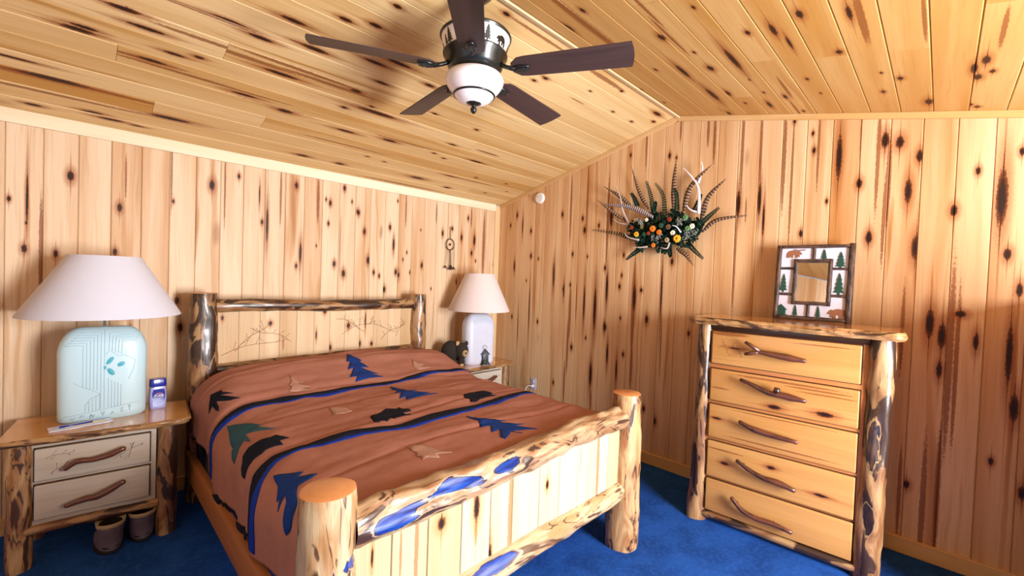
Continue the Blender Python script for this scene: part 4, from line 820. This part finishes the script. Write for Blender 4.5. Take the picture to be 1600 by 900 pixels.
def text(name, s, loc, size, mat, parent, rot=(PI / 2, 0, 0)):
    cu = bpy.data.curves.new(name, 'FONT'); cu.body = s; cu.size = size; cu.align_x = 'CENTER'; cu.align_y = 'CENTER'; cu.extrude = .0004; cu.offset = size * .02
    o = bpy.data.objects.new(name, cu); C.objects.link(o); o.parent = parent; o.location = loc; o.rotation_euler = rot; cu.materials.append(mat)
    me = bpy.data.meshes.new_from_object(o); q = bpy.data.objects.new(name, me); C.objects.link(q); q.parent = parent; q.location = loc; q.rotation_euler = rot; bpy.data.objects.remove(o); return q
text('label_word', 'TUMS', (0, -.0288, .080), .017, M_lab, lab)
# clear plastic packet with a blue pen in front of the lamp
pk = empty('plastic_packet', (-3.515, -.435, .676), .12, 'crumpled white plastic packet with papers lying before the big lamp', 'packet')
m = MB(); n_ = 14
M_plast = plain('white_plastic_film', (.62, .64, .78), .25, coat=.6)
for i in range(n_ + 1):
    for j in range(7):
        x = -.10 + .25 * i / n_; y = -.035 + .07 * j / 6; m.vert((x, y + .004 * nz(x * 20, y * 9), .006 + .006 * abs(nz(x * 30, y * 30)) + .006 * sm(-.02, .035, y)), (x, y, 0))
for i in range(n_):
    for j in range(6): a = i * 7 + j; m.f.append((a, a + 7, a + 8, a + 1))
o = m.build('film', M_plast, pk, smooth=True); so = o.modifiers.new('thick', 'SOLIDIFY'); so.thickness = .005; so.offset = -1
M_papery = plain('cream_paper', (.80, .74, .45), .8)
m = MB(); m.box(-.04, .12, -.032, -.01, .013, .0150); m.build('paper', M_papery, pk)
pn = empty('blue_pen', (-3.505, -.452, .694), .17, 'blue pen lying on the plastic packet by the lamp', 'pen')
m = MB(); m.tube([(-.07, 0, 0), (-.068, 0, 0), (.06, 0, 0)], [.003, .0048, .0048], 10); m.build('barrel', M_blueplastic, pn, smooth=True)
m = MB(); m.tube([(.06, 0, 0), (.072, 0, 0)], [.004, .001], 8); m.build('tip', M_chrome, pn, smooth=True)
m = MB(); m.box(-.065, -.03, -.0015, .0015, .004, .0065); m.build('clip', M_blueplastic, pn)

# plush bear
def fur(name, col, col2):
    m = NT(name); g = m.n('ShaderNodeTexCoord').outputs['Object']; n = m.noise(g, 160, 3); return m.out(m.mix(n, col, col2), .95, bump=n, bstr=1, bdist=.006)
M_fur = fur('black_plush', (.006, .005, .005), (.05, .035, .025)); M_snout = fur('tan_plush', (.45, .30, .15), (.60, .42, .22)); M_nose = plain('black_nose', (.01, .01, .01), .3)
pb = empty('plush_bear', (-.83, -.30, .676), -.45, 'black plush bear with tan snout beside the corner lamp', 'toy')
def fz(th, ph): return 1 + .05 * nz(math.cos(th) * 6, math.sin(th) * 6, ph * 6)
def plush(parts, name, mat, parent, voxel=.006):
    bm = bmesh.new()
    for c, r, q in parts:
        k = MB(); k.ball((0, 0, 0), r, 20, 14, fz); me = bpy.data.meshes.new('tmp'); me.from_pydata(k.v, [], k.f)
        b2_ = bmesh.new(); b2_.from_mesh(me); bmesh.ops.transform(b2_, matrix=Matrix.Translation(c) @ Matrix.Rotation(q, 4, 'Y'), verts=b2_.verts); b2_.to_mesh(me); b2_.free(); bm.from_mesh(me); bpy.data.meshes.remove(me)
    me = bpy.data.meshes.new(name); bm.to_mesh(me); bm.free(); me.materials.append(mat); o = bpy.data.objects.new(name, me); C.objects.link(o); o.parent = parent
    md = o.modifiers.new('join', 'REMESH'); md.mode = 'VOXEL'; md.voxel_size = voxel; md.use_smooth_shade = True; return o
plush([((-.035, .03, .095), (.085, .075, .080), 0), ((.055, -.02, .105), (.062, .058, .060), 0), ((.045, -.05, .030), (.032, .045, .030), 0), ((-.02, -.035, .028), (.032, .045, .028), 0), ((-.085, .0, .030), (.034, .040, .030), 0), ((.01, .05, .03), (.03, .04, .03), 0), ((-.09, .03, .10), (.03, .03, .03), 0)], 'body', M_fur, pb)
for dx, nm in ((.015, 0), (.095, 1)):
    m = MB(); m.ball((dx, -.03, .160), (.018, .008, .018), 10, 8); e = m.build('ear', M_snout if nm == 0 else M_fur, pb, smooth=True)
m = MB(); m.ball((.075, -.072, .092), (.028, .026, .026), 14, 10); sn = m.build('snout', M_snout, pb, smooth=True)
m = MB(); m.ball((.078, -.098, .098), (.010, .006, .008), 10, 8); m.build('nose', M_nose, sn, smooth=True)
for dx in (.045, .088): m = MB(); m.ball((dx, -.070, .123), .005, 8, 6); m.build('eye', M_nose, pb, smooth=True)
m = MB(); m.ball((.045, -.085, .012), (.020, .012, .012), 10, 8); m.build('paw_pad', M_snout, pb, smooth=True)

pb.scale = (1.12, 1.1, 1.38)
# birdhouse ornament
M_iron = plain('dark_pewter', (.06, .065, .075), .45, metal=.6)
bh = empty('birdhouse_ornament', (-.560, -.455, .676), -.35, 'small dark metal birdhouse ornament with ring before the corner lamp', 'ornament')
m = MB(); m.box(-.030, .030, -.018, .018, .035, .105); o = bevel(m.build('house', M_iron, bh), .003)
m = MB(); m.prism([(-.030, .105), (.030, .105), (0, .140)], ((0, .018, 0), (1, 0, 0), (0, 0, 1), (0, -1, 0)), .036); recalc(m.build('gable', M_iron, bh))
for s in (-1, 1):
    m = MB(); m.prism([(0, .148), (s * .045, .098), (s * .045, .104), (0, .156)], ((0, .025, 0), (1, 0, 0), (0, 0, 1), (0, -1, 0)), .05); recalc(m.build('roof_panel', M_iron, bh))
m = MB(); m.lathe([(.009, 0), (.012, .002), (.009, .004)], 16, (0, 0, 0)); o = m.build('entrance_ring', M_chrome, bh, smooth=True); o.rotation_euler = (PI / 2, 0, 0); o.location = (0, -.018, .085)
m = MB(); m.tube([(-.004 + .020 * math.cos(t), 0, .175 + .020 * math.sin(t)) for t in [2 * PI * k / 20 for k in range(21)]], .0016, 6); m.build('hanging_ring', M_iron, bh, smooth=True)
m = MB(); m.ball((-.018, -.03, .025), (.018, .014, .026), 10, 8, fz); m.ball((.014, -.03, .020), (.020, .014, .020), 10, 8, fz); m.box(-.042, .046, -.042, .02, 0, .010); tag(m.build('leafy_foot', M_iron, bh, smooth=True, angle=40), kind='stuff')

# slippers under the left nightstand
M_suede = plain('purple_grey_suede', (.13, .10, .13), .9, var=.25, vs=30, bump=.2); M_fleece = fur('tan_fleece', (.30, .20, .10), (.55, .42, .26)); M_sole = plain('dark_sole', (.02, .018, .02), .8); M_in = plain('dark_lining', (.03, .02, .015), 1)
def slipper():
    r = empty('slipper', (0, 0, 0), 0)
    def oval(z, sx, sy, oy, top=0):
        P = []
        for k in range(28):
            t = 2 * PI * k / 28; P.append((sx * math.cos(t), oy + sy * math.sin(t) * (1 if math.sin(t) > 0 else .9), z + top * (.5 + .5 * math.sin(t))))
        return P
    rings = [oval(0.012, .052, .125, .03), oval(.04, .060, .130, .03), oval(.075, .060, .115, .015), oval(.11, .056, .075, -.03, -.0), oval(.145, .056, .062, -.045, .0), oval(.160, .060, .066, -.045, .004), oval(.158, .048, .054, -.045, .002), oval(.10, .044, .05, -.04), oval(.03, .04, .05, -.04)]
    def mk(nm, rs, mat, cap0=False, cap1=False):
        m = MB(); n = 28
        for P in rs:
            for p in P: m.vert(p)
        for i in range(len(rs) - 1):
            for k in range(n): a = i * n + k; b_ = i * n + (k + 1) % n; m.f.append((a, b_, b_ + n, a + n))
        if cap0: m.f.append(tuple(range(n - 1, -1, -1)))
        if cap1: m.f.append(tuple(range((len(rs) - 1) * n, len(rs) * n)))
        o = m.build(nm, mat, r, smooth=True); return o
    mk('upper', rings[:5], M_suede); mk('fleece_collar', [rings[4], [(x * 1.08, (y + .045) * 1.08 - .045, z + .004) for x, y, z in rings[4]], [(x * 1.05, (y + .045) * 1.05 - .045, z + .012) for x, y, z in rings[5]], rings[6]], M_fleece); mk('lining', rings[6:], M_in, cap1=True)
    mk('sole', [oval(0, .055, .13, .03), oval(.002, .061, .136, .03), oval(.014, .061, .136, .03), oval(.016, .052, .125, .03)], M_sole, True, True)
    return r
sl = slipper(); sl.location = (-3.375, -.53, .002); sl.rotation_euler = (0, 0, .08)
tag(sl, 'fleece-lined slipper under the nightstand, nearer the left log leg', 'slipper', 'pair of slippers under the nightstand')
s2 = copy_tree(sl); s2.location = (-3.235, -.50, .002); s2.rotation_euler = (0, 0, -.05)
tag(s2, 'fleece-lined slipper under the nightstand, nearer the bed')

# ------------------------------------------------------------------ ceiling fan
M_bronze = plain('dark_bronze', (.018, .020, .018), .35, metal=.5, coat=.3)
M_blade = board_wood('dark_walnut_blade', (.075, .044, .042), (.042, .023, .022), (.02, .01, .01), explicit=False, rk=0, rough=.45, streak=.62)
M_bowl = plain('frosted_glass_bowl', (.93, .86, .86), .25, coat=.5); M_band = plain('cream_band', (.90, .80, .72), .6)
FX, FYY = -2.191, -2.118
fan = empty('ceiling_fan', (FX, FYY, 2.353), 0, 'five-blade dark bronze ceiling fan with white bowl light', 'ceiling fan')
z0 = 2.353
def Z(z): return z - z0
m = MB(); m.lathe([(.0, Z(2.955)), (.075, Z(2.955)), (.072, Z(2.90)), (.03, Z(2.86)), (.022, Z(2.85)), (.022, Z(2.72)), (0, Z(2.72))], 28); m.build('canopy', M_bronze, fan, smooth=True, angle=40)
m = MB(); m.lathe([(.0, Z(2.712)), (.150, Z(2.712)), (.166, Z(2.706)), (.170, Z(2.698)), (.166, Z(2.690)), (.160, Z(2.692))], 48); m.build('top_plate', M_bronze, fan, smooth=True, angle=40)
def band_r(z): return .142 + (z - 2.618) / (2.695 - 2.618) * (.163 - .142)
m = MB(); m.lathe([(band_r(2.615), Z(2.615)), (band_r(2.655) + .001, Z(2.655)), (band_r(2.695), Z(2.695))], 48); bd = m.build('band', M_band, fan, smooth=True)
m = MB(); m.lathe([(.150, Z(2.622)), (.154, Z(2.614)), (.150, Z(2.604)), (.138, Z(2.590)), (.130, Z(2.560)), (.112, Z(2.540)), (.085, Z(2.530)), (.10, Z(2.520)), (.0, Z(2.518))], 48); m.build('motor_housing', M_bronze, fan, smooth=True, angle=35)
def band_cut(name, poly, ang, zb, w, h):
    """a silhouette wrapped on the band, w along the circumference"""
    n = len(poly); m = MB(); top = max(p[1] for p in poly)
    tri = geometry.delaunay_2d_cdt([Vector(p) for p in poly], [(i, (i + 1) % n) for i in range(n)], [], 1, 1e-6)
    for p in tri[0]:
        z = zb + p.y * h; r = band_r(z) + .0022; a = ang + p.x * w / r; m.vert((r * math.cos(a), r * math.sin(a), Z(z)))
    m.f = [tuple(f) for f in tri[2]]; o = m.build(name, M_bronze, bd); recalc(o); so = o.modifiers.new('thick', 'SOLIDIFY'); so.thickness = .0025; return o
ac = math.atan2(CAM.y - FYY, CAM.x - FX)      # the side seen first from the bed's foot
HILL = [(0, 0), (1, 0), (1, .25), (.85, .35), (.7, .2), (.55, .45), (.4, .3), (.25, .55), (.12, .3), (0, .35)]
for k in range(5):
    a = ac + .55 + k * 2 * PI / 5
    band_cut('bear_silhouette', BEAR, a - 1.15, 2.628, .062, .046); band_cut('tree_silhouette', TREE, a - .20, 2.625, .045, .062); band_cut('tree_silhouette', TREE, a - .40, 2.625, .03, .045); band_cut('hill_silhouette', HILL, a - 1.30, 2.617, .175, .020)
m = MB(); m.lathe([(.105, Z(2.530)), (.130, Z(2.520)), (.139, Z(2.500)), (.137, Z(2.484)), (.122, Z(2.460)), (.104, Z(2.440)), (.092, Z(2.424)), (.078, Z(2.408)), (.052, Z(2.394)), (.0, Z(2.388))], 56); bowl = m.build('glass_bowl', M_bowl, fan, smooth=True)
m = MB(); m.lathe([(.098, Z(2.434)), (.1015, Z(2.431)), (.097, Z(2.424)), (.092, Z(2.426))], 56); m.build('bowl_ring', M_bronze, bowl, smooth=True)
m = MB(); m.lathe([(.0, Z(2.402)), (.034, Z(2.398)), (.036, Z(2.392)), (.022, Z(2.386)), (.010, Z(2.382)), (.009, Z(2.376)), (.014, Z(2.370)), (.016, Z(2.362)), (.012, Z(2.352)), (.005, Z(2.345)), (0, Z(2.343))], 20); m.build('finial', M_bronze, fan, smooth=True)
def fan_blade(a):
    bl = MB(); n = 16; w0, w1 = .060, .074; pitch = math.radians(-13)
    top = []
    for i in range(n + 1):
        t = i / n; x = .185 + (.723 - .185) * t; w = w0 + (w1 - w0) * t
        if t < .12: w *= math.sqrt(1 - ((.12 - t) / .12) ** 2) * .55 + .45
        e = .012 if t > .99 else 0
        for s in (-1, -.5, 0, .5, 1):
            xx = x + (.010 * (1 - s * s) if i == n else 0)
            for d in (0, .006): bl.vert((xx, s * w * math.cos(pitch), s * w * math.sin(pitch) + d + Z(2.540)), (xx, s * w, d))
    def id_(i, j, d): return (i * 5 + j) * 2 + d
    for i in range(n):
        for j in range(4):
            bl.f.append((id_(i, j, 0), id_(i, j + 1, 0), id_(i + 1, j + 1, 0), id_(i + 1, j, 0))); bl.f.append((id_(i, j, 1), id_(i + 1, j, 1), id_(i + 1, j + 1, 1), id_(i, j + 1, 1)))
        for j in (0, 4): bl.f.append((id_(i, j, 0), id_(i + 1, j, 0), id_(i + 1, j, 1), id_(i, j, 1)))
    for i in (0, n):
        for j in range(4): bl.f.append((id_(i, j, 0), id_(i, j, 1), id_(i, j + 1, 1), id_(i, j + 1, 0)))
    b = recalc(bl.build('blade', M_blade, fan, seed=a)); b.rotation_euler = (0, 0, a)
    ir = MB(); ir.tube([(.115, 0, Z(2.575)), (.14, 0, Z(2.556)), (.165, 0, Z(2.545)), (.20, 0, Z(2.537))], [.012, .010, .010, .014], 8)
    ir.ball((.232, 0, Z(2.536)), (.042, .024, .010), 18, 8)
    i_ = ir.build('blade_iron', M_bronze, b, smooth=True)
    cn = MB()
    for u in range(7):
        for v in range(-2, 3):
            x = .205 + u * .009; y = v * .0075 + (.0037 if u % 2 else 0)
            if ((x - .232) / .038) ** 2 + (y / .021) ** 2 < 1: cn.ball((x, y, Z(2.527)), (.005, .0035, .003), 6, 4)
    tag(cn.build('cone_scales', M_bronze, b, smooth=True), kind='stuff')
for k in range(5): fan_blade(2.687 - k * 2 * PI / 5)
m = MB(); m.tube([(.085, -.06, Z(2.56)), (.088, -.062, Z(2.50))], .0015, 5); m.build('pull_chain', M_bronze, fan)

# ------------------------------------------------------------------ wall arrangement
FE = {"bigf":[[-1.99,2.124],[-1.757,2.231],[-1.491,2.279]],"f":[[[-1.916,2.206],[-1.824,2.37],[-1.746,2.594]],[[-1.756,2.243],[-1.636,2.346],[-1.49,2.442]],[[-1.724,2.109],[-1.59,2.199],[-1.443,2.319]],[[-2.139,2.176],[-2.139,2.407],[-2.155,2.593]],[[-2.221,2.138],[-2.284,2.347],[-2.459,2.498]],[[-2.367,2.066],[-2.428,2.241],[-2.576,2.369]],[[-2.381,1.985],[-2.493,2.068],[-2.716,2.088]],[[-2.18,1.859],[-2.267,1.806],[-2.348,1.713]]],"l":[[[-1.782,1.959],[-1.599,2.012],[-1.375,2.05]],[[-2.08,2.138],[-2.061,2.3],[-1.994,2.406]],[[-2.187,2.172],[-2.188,2.276],[-2.169,2.34]],[[-2.313,2.151],[-2.35,2.229],[-2.372,2.276]],[[-1.824,2.236],[-1.797,2.306],[-1.77,2.348]],[[-2.378,2.035],[-2.453,2.1],[-2.522,2.151]],[[-2.273,1.898],[-2.337,1.835],[-2.405,1.774]],[[-1.86,1.855],[-1.801,1.811],[-1.75,1.767]],[[-2.137,1.849],[-2.155,1.807],[-2.162,1.786]],[[-1.963,2.202],[-1.934,2.336],[-1.9,2.438]],[[-1.976,2.179],[-1.997,2.231],[-2.007,2.252]]],"an":[[[-2.354,2.127],[-2.351,2.319],[-2.301,2.416],[-2.23,2.503]],[[-2.338,2.371],[-2.374,2.466],[-2.373,2.526]],[[-2.349,2.138],[-2.292,2.163],[-2.268,2.201]],[[-1.751,2.073],[-1.688,2.203],[-1.67,2.319],[-1.618,2.452]],[[-1.751,2.079],[-1.661,2.096],[-1.599,2.135]],[[-1.875,1.933],[-1.782,1.959],[-1.752,1.999]],[[-1.955,1.875],[-1.896,1.868],[-1.835,1.873]],[[-2.146,1.902],[-2.137,1.855],[-2.087,1.861]],[[-2.238,1.982],[-2.21,2.025],[-2.183,2.037]]],"fl":[[-1.854,1.983,22],[-2.219,1.931,30],[-2.012,2.02,25],[-2.059,1.99,22],[-2.148,2.089,18],[-2.145,2.028,20],[-2.175,1.98,20],[-2.334,2.023,20],[-1.951,2.099,15],[-2.275,2.098,20],[-2.299,2.009,20],[-2.084,2.042,20],[-1.9,2.042,16],[-1.932,1.98,18],[-1.973,1.984,16],[-2.012,1.885,18],[-2.134,1.923,20],[-1.815,2.041,16]],"m":[[-2.044,1.937,55],[-2.239,2.075,50],[-2.322,1.957,50],[-1.874,2.088,30]],"mass":[[-1.753,2.028],[-2.38,1.995],[-2.08,2.138],[-2.093,1.861],[-1.833,1.912],[-2.325,1.896]]}
wa = empty('antler_arrangement', (0, -2.09, 2.0), 0, 'wall arrangement of feathers, antlers, greenery and dried orange flowers', 'wall decoration')
def wp(y, z, d): return (-d, y + 2.09, z - 2.0)
mf = NT('striped_feather'); g = mf.att('gc'); sx = mf.n('ShaderNodeSeparateXYZ'); mf.put(sx.inputs[0], g)
st_ = mf.math('SINE', mf.math('MULTIPLY', sx.outputs[0], 260)); spine = mf.ss(mf.math('ABSOLUTE', sx.outputs[1]), .0018, .0006)
c_ = mf.mix(mf.ss(st_, -.1, .3), (.30, .17, .09), (.018, .010, .008)); c_ = mf.mix(spine, c_, (.30, .18, .11)); mf.out(c_, .7)
mg = NT('grey_barred_feather'); g = mg.att('gc'); sx = mg.n('ShaderNodeSeparateXYZ'); mg.put(sx.inputs[0], g)
st_ = mg.math('SINE', mg.math('MULTIPLY', sx.outputs[0], 300)); mg.out(mg.mix(mg.ss(st_, .2, .7), (.12, .075, .09), (.62, .55, .52)), .7)
M_leafd = plain('dark_green_leaf', (.008, .026, .018), .8, var=.5, vs=120); M_antler = plain('antler_bone', (.46, .37, .34), .5, var=.3, vs=25); M_antlerw = plain('white_antler', (.74, .68, .74), .5, var=.15, vs=25)
M_moss = plain('grey_moss', (.34, .36, .33), .9, var=.4, vs=150)
def feather(pts, w, mat, d0, d1, name='feather'):
    n = 22; P = [wp(p[0], p[1], d0 + (d1 - d0) * i / (len(pts) - 1)) for i, p in enumerate(pts)]; P = curve3(P, n); k = len(P); m = MB(); L = 0
    for i, p in enumerate(P):
        if i: L += (p - P[i - 1]).length
        t = i / (k - 1); T_ = (P[min(i + 1, k - 1)] - P[max(i - 1, 0)]).normalized(); s = T_.cross(Vector((1, 0, 0))).normalized()
        ww = w * (min(1, .35 + t * 2.5)) * (1 - t ** 2.2) + .0012
        for q in (-1, 0, 1): m.vert(p + s * ww * q + Vector((.004 * abs(q) + .002 * q, 0, 0)), (L, ww * q, 0))
    for i in range(k - 1):
        for q in (0, 1): a = i * 3 + q; m.f.append((a, a + 1, a + 4, a + 3))
    o = m.build(name, mat, wa, smooth=True, seed=0); so = o.modifiers.new('thick', 'SOLIDIFY'); so.thickness = .0015; return o
for i, pts in enumerate(FE['f']): feather(pts, (.024 if i in (3, 4, 5) else .018), mf.m, .05, .07 + .03 * (i % 3))
feather(FE['bigf'], .024, mg.m, .10, .09)
for i, pts in enumerate(FE['l']):
    P = curve3([wp(p[0], p[1], (.05 + .02 * (i % 3) + .01 * k)) for k, p in enumerate(pts)], 16); m = MB(); m.tube(P, .0018, 5); rnd = random.Random(i)
    for k, p in enumerate(P):
        T_ = (P[min(k + 1, len(P) - 1)] - P[max(k - 1, 0)]).normalized(); s = T_.cross(Vector((1, 0, 0))).normalized(); r = .016 * (1 - .55 * k / len(P))
        for sg in (-1, 1):
            c = p + s * sg * r * .8; a = Vector((rnd.uniform(-.5, .5), 0, 0)); b_ = len(m.v)
            for q in ((0, 0), (.5, .5), (1, .35), (1.25, -.1), (.8, -.5), (.3, -.35)): m.vert(p + s * sg * r * 1.3 * q[0] + T_ * r * q[1] * 1.2 + Vector((-.004 * q[0] + rnd.uniform(-.003, .003), 0, 0)))
            m.f.append(tuple(range(b_, b_ + 6)))
    o = m.build('leaf_spray', M_leafd, wa)
for i, pts in enumerate(FE['an']):
    P = curve3([wp(p[0], p[1], .06 + .02 * k + (.05 if i > 4 else 0)) for k, p in enumerate(pts)], 16); r = (.012, .009, .008, .009, .007, .008, .007, .007, .006)[i]
    m = MB(); m.tube(P, lambda t: r * (1.15 - t) + .0008, 9, lambda th, t, q: q * (1 + .1 * nz(t * 6, th, i))); m.build('antler', M_antlerw if i in (0, 1, 2, 8) else M_antler, wa, smooth=True)
FC = ['y', 'y', 'o', 'o', 'r', 'b', 'c', 'c', 'c', 'g', 'g', 'd', 'e', 'd', 'r', 'o', 't', 'r']
FCOL = dict(y=(.85, .38, .03), o=(.75, .20, .02), r=(.28, .04, .02), b=(.17, .08, .05), c=(.80, .72, .55), g=(.12, .26, .10), d=(.03, .09, .05), e=(.18, .17, .05), t=(.40, .28, .16)); FM = {k: plain('petal_' + n, FCOL[k], .8, var=.3, vs=80) for k, n in zip('yorbcgdet', ('yellow', 'orange', 'rust', 'brown', 'cream', 'green', 'dark_green', 'olive', 'tan'))}
for i, (y, z, r) in enumerate(FE['fl']):
    R0 = r * .00105; c = Vector(wp(y, z, .115 + .01 * (i % 3))); m = MB(); rnd = random.Random(i + 40)
    m.ball(c, (R0 * .6, R0 * .7, R0 * .7), 8, 6)
    for ring, nn, rr in ((0, 9, 1.0), (1, 7, .68)):
        for k in range(nn):
            a = 2 * PI * k / nn + ring * .4 + rnd.random() * .2; ctr = c + Vector((-R0 * (.35 + .4 * ring), math.cos(a) * R0 * rr * .75, math.sin(a) * R0 * rr * .75)); m.ball(ctr, (R0 * .22, R0 * .32, R0 * .32), 6, 4)
    m.build('flower', FM[FC[i]], wa, smooth=True)
m = MB(); rnd = random.Random(3)
for i in range(1500):
    a = rnd.uniform(0, 2 * PI); q = math.sqrt(rnd.random()); y = -2.07 + .32 * q * math.cos(a); z = 2.005 + .15 * q * math.sin(a) + .03 * math.sin(y * 31); d = .035 + .09 * rnd.random() * (1 - q * .5)
    c = Vector(wp(y, z, d)); u = Vector((rnd.uniform(-1, .0), rnd.uniform(-1, 1), rnd.uniform(-1, 1))).normalized() * rnd.uniform(.018, .042); s = u.cross(Vector((1, .2, .1))).normalized() * u.length * .32; b_ = len(m.v)
    for p in (c, c + u * .5 + s, c + u, c + u * .5 - s): m.vert(p)
    m.f += [(b_, b_ + 1, b_ + 2, b_ + 3)]
tag(m.build('foliage', M_leafd, wa), kind='stuff')
m = MB()
for y, z, r in FE['m']:
    R0 = r * .0009
    for k in range(16):
        p0 = Vector(wp(y + rnd.uniform(-1, 1) * R0, z + rnd.uniform(-1, 1) * R0 * .8, .10 + rnd.random() * .03)); a0 = rnd.uniform(0, 6); rr = rnd.uniform(.008, .016)
        m.tube([p0 + Vector((-.004 * math.sin(t), math.cos(a0 + t) * rr, math.sin(a0 + t) * rr)) for t in [j * .7 for j in range(7)]], .0017, 4)
tag(m.build('curly_moss', M_moss, wa), kind='stuff')
m = MB(); m.ball(wp(-2.07, 1.995, .028), (.026, .25, .10), 16, 10); m.build('moss_pad', M_leafd, wa, smooth=True)

# ------------------------------------------------------------------ dreamcatcher
M_cord = plain('dark_cord', (.035, .022, .018), .8)
dc = empty('dreamcatcher', (-.726, -.022, 1.90), 0, 'small dark dreamcatcher hanging on the back wall above the corner lamp', 'wall decoration')
m = MB(); m.tube([(.052 * math.cos(t), -.004, .058 * math.sin(t)) for t in [2 * PI * k / 28 for k in range(29)]], .0045, 7, caps=False); m.build('hoop', M_cord, dc, smooth=True)
m = MB(); m.tube([(0, -.002, .058), (0, .0, .185)], .0035, 6); m.build('hanging_cord', M_cord, dc)
m = MB(); m.tube([(0, .004, .185), (0, -.012, .185)], .005, 8); m.build('nail', M_chrome, dc)
m = MB(); m.ball((0, -.006, 0), (.010, .006, .014), 8, 6); m.build('bead', M_cord, dc, smooth=True)
for x0, x1, z1 in ((-.050, -.058, -.225), (-.006, -.004, -.24), (.006, .020, -.235), (.050, .052, -.235), (0, .010, -.215)):
    m = MB(); m.tube([(x0, -.004, -.02 if abs(x0) > .03 else -.055), ((x0 + x1) / 2 + .002, -.005, (z1 - .02) / 2), (x1, -.004, z1)], .0022, 5); o = m.build('strand', M_cord, dc)
    m = MB()
    for s in (-1, 0, 1): m.tube([(x1, -.005, z1), (x1 + s * .012, -.008, z1 - .018), (x1 + s * .026, -.008, z1 - .034)], [.003, .0045, .001], 5)
    m.build('tassel', M_cord, o)

# ------------------------------------------------------------------ smoke detector, outlet
sd_ = empty('smoke_detector', (-.0, -.637, 2.436), 0, 'round white smoke detector high on the right wall', 'smoke detector')
M_wp = plain('white_plastic', (.80, .78, .76), .4)
m = MB(); m.lathe([(0, 0), (.058, 0), (.060, .006), (.058, .022), (.050, .030), (0, .032)], 32); o = m.build('body', M_wp, sd_, smooth=True, angle=35); o.rotation_euler = (0, -PI / 2, 0)
m = MB(); m.lathe([(.016, .031), (.018, .034), (.020, .031)], 20); q = m.build('vent_ring', M_wp, o, smooth=True); m = MB(); m.ball((.02, .026, .031), .004, 8, 6); m.build('indicator', M_nose, o)
ou = empty('wall_outlet', (0, -.632, .43), 0, 'pale wall outlet low on the right wall with plug in', 'outlet')
M_lav = plain('lavender_plastic', (.50, .52, .80), .4)
m = MB(); m.box(-.006, 0, -.036, .036, -.060, .060); bevel(m.build('plate', M_lav, ou), .002)
for z in (.022, -.022):
    m = MB(); m.lathe([(0, 0), (.015, 0), (.016, .002), (0, .003)], 20); o = m.build('socket', M_wp, ou, smooth=True); o.rotation_euler = (0, -PI / 2, 0); o.location = (-.006, 0, z)
pl = empty('plug_and_cord', (-.009, -.632, .408), 0, 'white plug with cord looping down from the wall outlet', 'cord')
m = MB(); m.box(-.026, 0, -.011, .011, -.010, .010); bevel(m.build('plug', M_wp, pl), .003)
m = MB(); m.tube(curve3([(-.024, 0, 0), (-.06, .02, .005), (-.08, .04, -.05), (-.06, .06, -.20), (-.05, .09, -.40)], 24), .0035, 7); m.build('cord', M_wp, pl, smooth=True)
